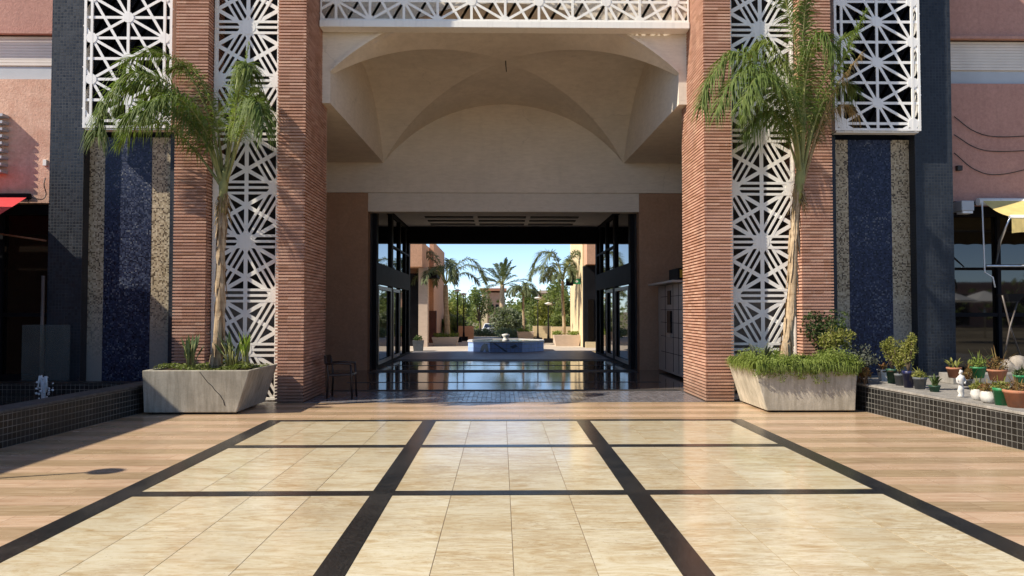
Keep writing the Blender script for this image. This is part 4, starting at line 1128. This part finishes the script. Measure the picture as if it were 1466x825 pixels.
rbk = thing('added_shop_row', (0, -42, 0), 'added ochre shop row, unseen behind the viewpoint, cutting sky fill and darkening reflections', 'building')  # unseen row added to cut sky fill and darken window reflections
MB().box(-70, 70, -50, -42, 0, 4.4).build('wall', M['pinkdark'], rbk)
mb = MB()
for k in range(22): mb.box(-66 + k*6, -62.4 + k*6, -42.0, -41.95, .2, 3.2)
mb.build('shop_windows', M['frame'], rbk)
# ------------------------------------------------------------------ beyond the passage
fp = thing('tiled_pool', (.12, 30.0, 0), 'octagonal pool clad in blue tiles with a pale rim beyond the passage', 'pool')
PC = Vector((.12, 30.0, 0)); PR = 1.62
MB().lathe([(PR, 0), (PR, .37)], PC, 8, False, R(22.5)).build('tiled_wall', M['pooltile'], fp)
MB().lathe([(PR + .03, .372), (PR + .03, .42), (PR - .16, .42), (PR - .16, .39)], PC, 8, False, R(22.5)).build('rim', M['poolrim'], fp)
MB().lathe([(PR - .17, .385), (PR - .17, .395)], PC, 8, False, R(22.5)).build('water', M['water'], fp)
sp = MB().lathe([(.16, .39), (.12, .45), (.09, .52), (.15, .58), (.17, .64), (.05, .67)], PC, 10).build('spout', M['poolrim'], fp)
mo = MB()   # dark mosaic figure, plus the front facet's diagonal shadow painted as dark shapes
def facet(k, u, z):
    a0, a1 = R(22.5 + 45*k), R(22.5 + 45*(k+1)); q0 = PC + Vector((math.cos(a0), math.sin(a0), 0))*(PR + .004); q1 = PC + Vector((math.cos(a1), math.sin(a1), 0))*(PR + .004)
    p = q0.lerp(q1, u); p.z = z*.74; return p
for k, pts in ((4, ((.55, .02), (.62, .30), (.75, .46), (.88, .44), (.95, .02), (.82, .02), (.78, .2), (.7, .02))), (5, ((.1, .48), (.16, .48), (.55, .04), (.46, .04))), (5, ((.62, .3), (.8, .42), (.86, .3), (.7, .2)))):
    mo.bm.faces.new([mo.bm.verts.new(facet(k, u, z)) for u, z in pts])
mo.build('figure_and_shadow', M['pooldark'], fp, recalc=False)

# left far shop building
lbld = thing('shop_building', (-5, 36, 0), 'salmon two storey shop building with a pale pillar, left of the passage end', 'building')
def fx(px, Y): return W(px, 445, Y).x
MB().box(-14, fx(607, 34.5), 34.2, 44, 0, 4.75).build('wall', M['farpink'], lbld)
MB().box(-14, fx(606, 33), 32.4, 34.19, W(600, 383, 33).z, 4.9).build('upper_bay', M['farpink'], lbld)
MB().box(fx(607, 34.5)+.002, fx(628, 40), 37, 44, 0, 5.05).build('wall', M['farpink'], lbld)
MB().box(fx(599, 33), fx(612, 33), 33.0, 33.5, 0, W(600, 383, 33).z - .01).build('pillar', M['farbeige'], lbld)
MB().box(-14, fx(598, 33), 33.6, 33.9, 0, 3.3).build('shop_front', M['frame'], lbld)
MB().box(fx(613, 36.9), fx(625, 36.9), 36.9, 36.998, 0, 1.6).build('door', M['reddoor'], lbld)
MB().box(fx(608, 35.5), fx(626, 35.5), 35.2, 36.99, W(610, 398, 35.5).z, W(610, 389, 35.5).z).build('door_canopy', M['frame'], lbld)
# right far shop building
rbld = thing('shop_building', (6, 36, 0), 'cream shop building with dark storefront and pink upper bay, right of the passage end', 'building')
MB().box(fx(836, 32.2), 14, 32.2, 32.7, 0, W(845, 381, 32.2).z).build('shop_front', M['frame'], rbld)
MB().box(fx(836, 32.2), 14, 32.71, 38.5, 0, 9).build('wall', M['farcream'], rbld)
MB().box(fx(839, 32) , 14, 31.6, 32.69, W(845, 379, 32).z, 9).build('upper_bay', M['farpink'], rbld)
MB().box(fx(838, 32.1), 14, 32.08, 32.199, 0, .25).build('plinth', M['farcream'], rbld)
MB().box(fx(842, 32.15), fx(850, 32.15), 32.14, 32.199, .3, 2.1).build('door_pane', M['shopglass'], rbld)
sg = thing('pharmacy_sign', (fx(822, 33.5), 33.5, 2.9), 'green pharmacy cross sign projecting from the cream building', 'sign')
a, b = W(811, 397, 33.4), W(820, 411, 33.4)
sq_ = MB(); cxm, czm = (a.x+b.x)/2, (a.z+b.z)/2; hw = (b.x-a.x)/2*1.15; ar = hw*.42
sq_.box(cxm-hw, cxm+hw, 33.4, 33.5, czm-ar, czm+ar); sq_.box(cxm-ar, cxm+ar, 33.395, 33.505, czm-hw, czm+hw); sq_.box(cxm-hw, cxm+hw, 33.42, 33.48, czm-hw, czm+hw)
sq_.build('cross_panel', M['frame'], sg)
a, b = W(820.5, 399, 33.4), W(833, 407, 33.4)
pn = MB().box(a.x, b.x + .2, 33.42, 33.48, b.z, a.z).build('green_panel', M['sign'], sg)
mb = MB(); ax, az = a.x + .12, (a.z+b.z)/2
mb.prism_xz([(ax-.03, az-.02), (ax+.03, az-.02), (ax+.03, az-.08), (ax+.12, az), (ax+.03, az+.08), (ax+.03, az+.02), (ax-.03, az+.02)], 33.412, 33.42)
mb.build('arrow_mark', M['lamp'], pn)

def box_planter(px0, px1, pt, pb, Y, label, m='concrete'):
    a, b = W(px0, pb, Y), W(px1, pt, Y); zt = max(b.z, .3)
    d = .9
    t_ = thing('box_planter', ((a.x+b.x)/2, Y, 0), label, 'planter')
    e = .1
    MB().hexa([(a.x+e, Y, 0), (b.x-e, Y, 0), (b.x-e, Y+d, 0), (a.x+e, Y+d, 0)], [(a.x, Y-.04, zt), (b.x, Y-.04, zt), (b.x, Y+d, zt), (a.x, Y+d, zt)]).build('trough', M[m], t_)
    lf = MB(); rg = random.Random(int(px0))
    for i in range(14): clump(lf, (rg.uniform(a.x+.1, b.x-.1), Y + rg.uniform(.05, d), zt + .06), (.16, .2, .12), 50, .05, rg, .1)
    lf.build('planting', M['fern'], t_, recalc=False)
    return t_
box_planter(618, 656, 483, 497.5, 34.0, 'tan box planter under the dark palm, left of the pool', 'farbeige')
box_planter(793, 832, 480, 497.5, 33.6, 'tan tapered planter below the slender palm, right of the pool', 'farbeige')
box_planter(740, 765, 475, 485, 41.0, 'small tan planter under the short palm behind the pool', 'farbeige')
tag(MB().box(fx(655, 40), fx(678, 40), 40, 40.3, 0, W(660, 467, 40).z).build('garden_wall', M['farpink']), 'low salmon garden wall behind the lamp posts left of the pool', 'wall')
tag(MB().box(fx(763, 42), fx(790, 42), 42, 42.3, 0, W(770, 467, 42).z).build('garden_wall', M['farcream']), 'low cream garden wall behind the pool, left part', 'wall')
tag(MB().box(fx(789, 40), fx(828, 40), 40, 40.3, 0, W(800, 468, 40).z).build('garden_wall', M['farcream']), 'low cream garden wall behind the slender palm at the right', 'wall')
# lamp posts
for px, pt, Y, lb_ in ((655, 418, 38, 'dark lamp post nearest the salmon building, leftmost of the garden lamps'), (664, 423, 39.5, 'dark lamp post in front of the salmon garden wall'), (770, 429, 38, 'dark lamp post left of the slender palm with a white head'), (785, 437, 37, 'thin dark lamp post beside the slender palm')):
    x = fx(px, Y); z = W(px, pt, Y).z
    t_ = thing('lamp_post', (x, Y, 0), lb_, 'lamp', 'garden lamp posts')
    MB().tube([(x, Y, 0), (x, Y, .5), (x, Y, z)], [.09, .04, .025], 8).build('pole', M['frame'], t_)
    MB().lathe([(.04, z), (.16, z+.05), (.19, z+.09), (.03, z+.14)], (x, Y, 0), 10).build('lamp_head', M['lamp'], t_)
    MB().box(x-.22, x+.22, Y-.22, Y+.22, 0, .22).build('base', M['frame'], t_)
# far palms
def ring_palm(px, pyb, pyt, Y, nf, flen, label, seed, droop=.6, rise=.7, L=.5, r=.14, wd=.03, leaf='palm', zb=None, stiff=False, nl=34):
    rg = random.Random(seed); b = W(px, pyb, Y)
    b.z = 0 if zb is None else zb
    t0 = W(px + rg.uniform(-2, 2), pyt, Y); fs = []
    for i in range(nf):
        a = 2*math.pi*(i + rg.uniform(-.3, .3))/nf; o = Vector((math.cos(a), math.sin(a), 0)); l = flen*rg.uniform(.8, 1.1)
        rs = rise*rg.uniform(.3, 1.4)
        if stiff:
            ev = R(rg.uniform(-18, 82)); dd = o*math.cos(ev) + Vector((0,0,math.sin(ev)))
            pts = [t0, t0 + dd*l*.4 + Vector((0,0,.05*l)), t0 + dd*l*.75 + Vector((0,0,.02*l)), t0 + dd*l - Vector((0,0,.10*l))]
        else: pts = [t0, t0 + o*l*.22 + Vector((0,0,l*.42*rs)), t0 + o*l*.58 + Vector((0,0,l*.62*rs)), t0 + o*l*.88 + Vector((0,0,l*.42*rs)), t0 + o*l*1.02 + Vector((0,0,l*.05*rs))]
        fs.append((pts, dict(L=L, droop=droop*(.3 if stiff else 1), nl=nl, wd=wd)))
    return palm('palm_tree', b, t0, label, fs, rg, rt=(r, r*.75), group='garden palms', shag=False, leaf=leaf)
ring_palm(640, 490, 408, 34.6, 10, 2.0, 'dark drooping palm beside the salmon building, left of the pool', 31, L=.46, rise=1.0, droop=.5, nl=44, wd=.03, leaf='palmfar')
ring_palm(807, 482, 402, 34.2, 11, 1.55, 'slender pale trunked palm in front of the cream building', 32, L=.48, rise=1.15, droop=.45, nl=44, r=.085, wd=.03, leaf='palmfar')
ring_palm(749, 476, 424, 41.4, 9, .9, 'short palm in a small planter straight behind the pool', 33, L=.34, rise=.9, droop=.4, nl=40, r=.08, wd=.028, leaf='palmfar')
ring_palm(719, 462, 408, 66, 32, 2.5, 'stiff date palm standing tallest in the middle of the garden', 34, L=.34, rise=1.0, r=.26, stiff=True, zb=-1.4, wd=.035, leaf='palmfar')
# trees
def tree(px, pyb, pyt, Y, wpx, label, seed, m='tree', n=2600, zb=None, name='garden_tree', lean=0):
    rg = random.Random(seed); b = W(px, pyb, Y); b.z = gz(Y) if zb is None else zb
    top = W(px, pyt, Y).z; h = top - b.z; rx = wpx*Y/F/2
    t_ = thing(name, b, label, 'tree', 'garden trees')
    tk = MB(); lf = MB(); cz = b.z + h*.62
    tk.tube([b, b + Vector((.1, 0, h*.25)), b + Vector((0, 0, h*.5))], [rx*.09, rx*.07, rx*.05], 7)
    k = 15
    for i in range(k):
        d = Vector((rg.gauss(0,1), rg.gauss(0,1), rg.gauss(0,1))).normalized()*rg.uniform(.35, .8)
        e = Vector((b.x + d.x*rx, b.y + d.y*rx, cz + d.z*h*.42))
        tk.tube([b + Vector((0,0,h*.35)), (b + Vector((0,0,h*.4))).lerp(e, .5), e], [rx*.04, rx*.03, rx*.012], 5)
        cr = rg.uniform(.26, .46)
        clump(lf, e, (rx*cr, rx*cr, h*.2), n//k, rx*.055 + .03, rg, .2)
    lf.build('crown', M[m], t_, recalc=False); tk.build('trunk', M['bark2'], t_, recalc=False)
TR = [(686, 470, 414, 82, 44, 'round green tree left of the date palm, in front of the far house', 41, 'tree'),
 (655, 475, 416, 55, 54, 'broad green tree behind the left lamp posts', 42, 'tree'),
 (648, 480, 432, 50, 44, 'yellow green tree between the left palm and lamp posts', 43, 'treey'),
 (764, 470, 408, 60, 60, 'dense dark green tree right of the date palm', 44, 'tree'),
 (795, 480, 400, 50, 56, 'tall green tree behind the slender palm', 45, 'tree'),
 (778, 480, 428, 46, 40, 'sunny yellow green tree behind the right lamp posts', 46, 'treey'),
 (815, 480, 410, 45, 40, 'leafy green tree against the cream building', 47, 'tree'),
 (640, 480, 420, 58, 50, 'green tree partly hidden by the salmon building', 48, 'tree'),
 (735, 472, 436, 80, 50, 'distant dull green tree behind the olive bush', 49, 'tree'),
 (800, 485, 448, 43.5, 40, 'bushy green tree low behind the right garden wall', 52, 'tree'),
 (650, 486, 452, 42, 40, 'bushy green tree low behind the salmon garden wall', 53, 'tree'),
 (850, 470, 404, 75, 60, 'distant green tree behind the cream building', 54, 'tree'),
 (610, 470, 404, 75, 60, 'distant green tree behind the salmon building', 55, 'tree')]
for px, pyb, pyt, Y, wp, lb_, sd, m_ in TR: tree(px, pyb, pyt, Y, wp, lb_, sd, m_)
tree(728, 474, 441, 52, 62, 'silvery olive bush in the middle of the garden', 50, 'olive', 3400, name='olive_tree')
# greenery and parasols behind the viewpoint (what the shop windows reflect)
rg = random.Random(78); lf = MB()
for i in range(70): clump(lf, (rg.uniform(-55, 55), rg.uniform(-34, -28), rg.uniform(.8, 4.6)), (2.4, 1.6, 1.6), 40, .34, rg, .2)
tag(lf.build('plaza_greenery', M['tree'], recalc=False), 'band of greenery across the plaza behind the viewpoint, outside the photo', 'trees', kind='stuff')
for i, (x, y) in enumerate(((-21, -9), (-26, -12), (23, -9), (28, -13))):
    um = thing('parasol', (x, y, 0), ('nearer', 'farther')[i % 2] + ' white cafe parasol behind the viewpoint, ' + ('left', 'right')[i // 2] + ' side of the plaza', 'parasol')
    MB().tube([(x, y, 0), (x, y, 2.7)], .035, 8).build('pole', M['steel'], um)
    MB().lathe([(1.7, 2.1), (1.72, 2.14), (.9, 2.45), (.05, 2.75)], (x, y, 0), 8, False).build('canopy', M['white'], um)
# low hedge mass and distant wood
rg = random.Random(77); lf = MB()
for i in range(60):
    px = rg.uniform(600, 860); Y = rg.uniform(95, 130); p = W(px, rg.uniform(438, 462), Y); clump(lf, p, (3.4, 2, 2.6), 70, .34, rg, .2)
tag(lf.build('distant_wood', M['tree'], recalc=False), 'distant belt of dull green trees closing the garden', 'trees', kind='stuff')
lf = MB()
for i in range(44):
    px = rg.uniform(716, 768); Y = rg.uniform(44, 47); p = W(px, rg.uniform(474, 481), Y); clump(lf, p, (.5, .4, .28), 60, .07, rg, .1)
for i in range(26):
    px = rg.uniform(672, 716); p = W(px, rg.uniform(475, 480), 56); clump(lf, p, (.7, .5, .3), 60, .08, rg, .1)
for i in range(22):
    px = rg.uniform(632, 668); p = W(px, rg.uniform(455, 480), 43.5); clump(lf, p, (.5, .4, .5), 70, .08, rg, .1)
tag(lf.build('low_hedge', M['olive'], recalc=False), 'low grey green hedge planting behind the pool', 'hedge', kind='stuff')
# far house
fh = thing('far_house', (fx(705, 95), 95, -1.4), 'far cream and terracotta house between the trees', 'building')
a, b = W(690, 417, 95), W(722, 417, 95)
MB().box(a.x, a.x + (b.x-a.x)*.25, 94, 104, -1.4, a.z).build('wall', M['farcream'], fh)
MB().box(a.x + (b.x-a.x)*.25, b.x, 94.4, 104, -1.4, a.z - .2).build('wall', M['farpink'], fh)
MB().box(a.x-.3, b.x+.3, 93.7, 104.3, a.z+.01, a.z + .35).build('roof', M['terracotta'], fh)
w_ = MB()
for k in range(3): w_.box(a.x + 1.1 + k*.65, a.x + 1.5 + k*.65, 94.36, 94.399, 1.2, 2.4)
w_.build('windows', M['frame'], fh)
fh2 = thing('far_house', (fx(782, 100), 100, -1.4), 'far pink house showing above the trees beside the slender palm', 'building')
a, b = W(775, 420, 100), W(792, 420, 100)
MB().box(a.x, b.x, 100, 108, -1.4, a.z).build('wall', M['farpink'], fh2); MB().box(a.x-.2, b.x+.2, 99.7, 108.3, a.z+.01, a.z+.4).build('roof', M['farbeige'], fh2)
# car
Yc = 88
cb = W(702, 474, Yc); zc = gz(Yc)
car = thing('parked_car', (cb.x, Yc, zc), 'white car parked beyond the garden left of the olive bush', 'car')
def cprof(mb, poly, y0, y1): return mb.prism_xz([(cb.x + x, zc + z) for x, z in poly], y0, y1)
cprof(MB(), [(-1.0,.35),(1.0,.35),(1.02,.75),(.95,.98),(-.95,.98),(-1.02,.75)], Yc, Yc + 4.0).build('body', M['carwhite'], car, .08)
MB().hexa([(cb.x-.92, Yc+.9, zc+.981), (cb.x+.92, Yc+.9, zc+.981), (cb.x+.92, Yc+3.9, zc+.981), (cb.x-.92, Yc+3.9, zc+.981)], [(cb.x-.7, Yc+1.5, zc+1.5), (cb.x+.7, Yc+1.5, zc+1.5), (cb.x+.7, Yc+3.5, zc+1.5), (cb.x-.7, Yc+3.5, zc+1.5)]).build('cabin', M['carwhite'], car, .06)
MB().hexa([(cb.x-.82, Yc+.93, zc+1.02), (cb.x+.82, Yc+.93, zc+1.02), (cb.x+.82, Yc+.99, zc+1.02), (cb.x-.82, Yc+.99, zc+1.02)], [(cb.x-.64, Yc+1.40, zc+1.44), (cb.x+.64, Yc+1.40, zc+1.44), (cb.x+.64, Yc+1.47, zc+1.44), (cb.x-.64, Yc+1.47, zc+1.44)]).build('windscreen', M['glass'], car)
for sx in (-1, 1):
    for yy in (.75, 3.2):
        MB().tube([(cb.x + sx*.98, Yc + yy, zc + .32), (cb.x + sx*.78, Yc + yy, zc + .32)], .32, 14).build('wheel', M['rubber'], car)
    MB().box(cb.x + sx*.6 - .18, cb.x + sx*.6 + .18, Yc - .03, Yc + .05, zc + .68, zc + .84).build('headlight', M['lamp'], car)
# wall pot by the passage end
a = W(596, 503, 28.9)
pt_ = thing('potted_plant', (a.x, 29.6, 0), 'dark square pot at the left end of the passage', 'potted plant')
MB().lathe([(.24, 0), (.30, .42), (.25, .42), (.24, .36)], (a.x, 29.6, 0), 4, False, R(45)).build('pot', M['greypot'], pt_)
lf = MB(); clump(lf, (a.x, 29.6, .5), (.2, .2, .12), 160, .04, rg, .1); lf.build('foliage', M['shrub'], pt_, recalc=False)

# ------------------------------------------------------------------ camera, light, sky
cam = bpy.data.cameras.new('camera'); co = bpy.data.objects.new('camera', cam); COL.objects.link(co)
co.location = CAM; co.rotation_euler = (R(90) + PITCH, 0, -YAW)
cam.sensor_width = 36; cam.lens = 36*F/1466; cam.clip_end = 4000; cam.clip_start = .05
sc.camera = co
D = Vector((1, .34, -.93)).normalized()
sun = bpy.data.lights.new('sun', 'SUN'); so = bpy.data.objects.new('sun', sun); COL.objects.link(so)
so.rotation_euler = D.to_track_quat('-Z', 'Y').to_euler(); so.location = (-20, -10, 20)
sun.energy = 4.6; sun.angle = R(.53); sun.color = (1.0, .91, .78)
w = bpy.data.worlds.new('World'); sc.world = w; w.use_nodes = True
nt = w.node_tree; bg = nt.nodes['Background']
sky = nt.nodes.new('ShaderNodeTexSky'); sky.sky_type = 'NISHITA'; sky.sun_disc = False
el = math.asin(-D.z); sky.sun_elevation = el; sky.sun_rotation = math.atan2(-D.x, -D.y) % (2*math.pi)
sky.air_density = .5; sky.dust_density = .05; sky.ozone_density = 1.3
nt.links.new(sky.outputs[0], bg.inputs[0]); bg.inputs[1].default_value = .14
sc.view_settings.view_transform = 'Standard'; sc.view_settings.look = 'None'; sc.view_settings.gamma = 1; sc.view_settings.exposure = 0.7
sc.cycles.max_bounces = 10; sc.cycles.diffuse_bounces = 5; sc.cycles.glossy_bounces = 5; sc.cycles.transparent_max_bounces = 12
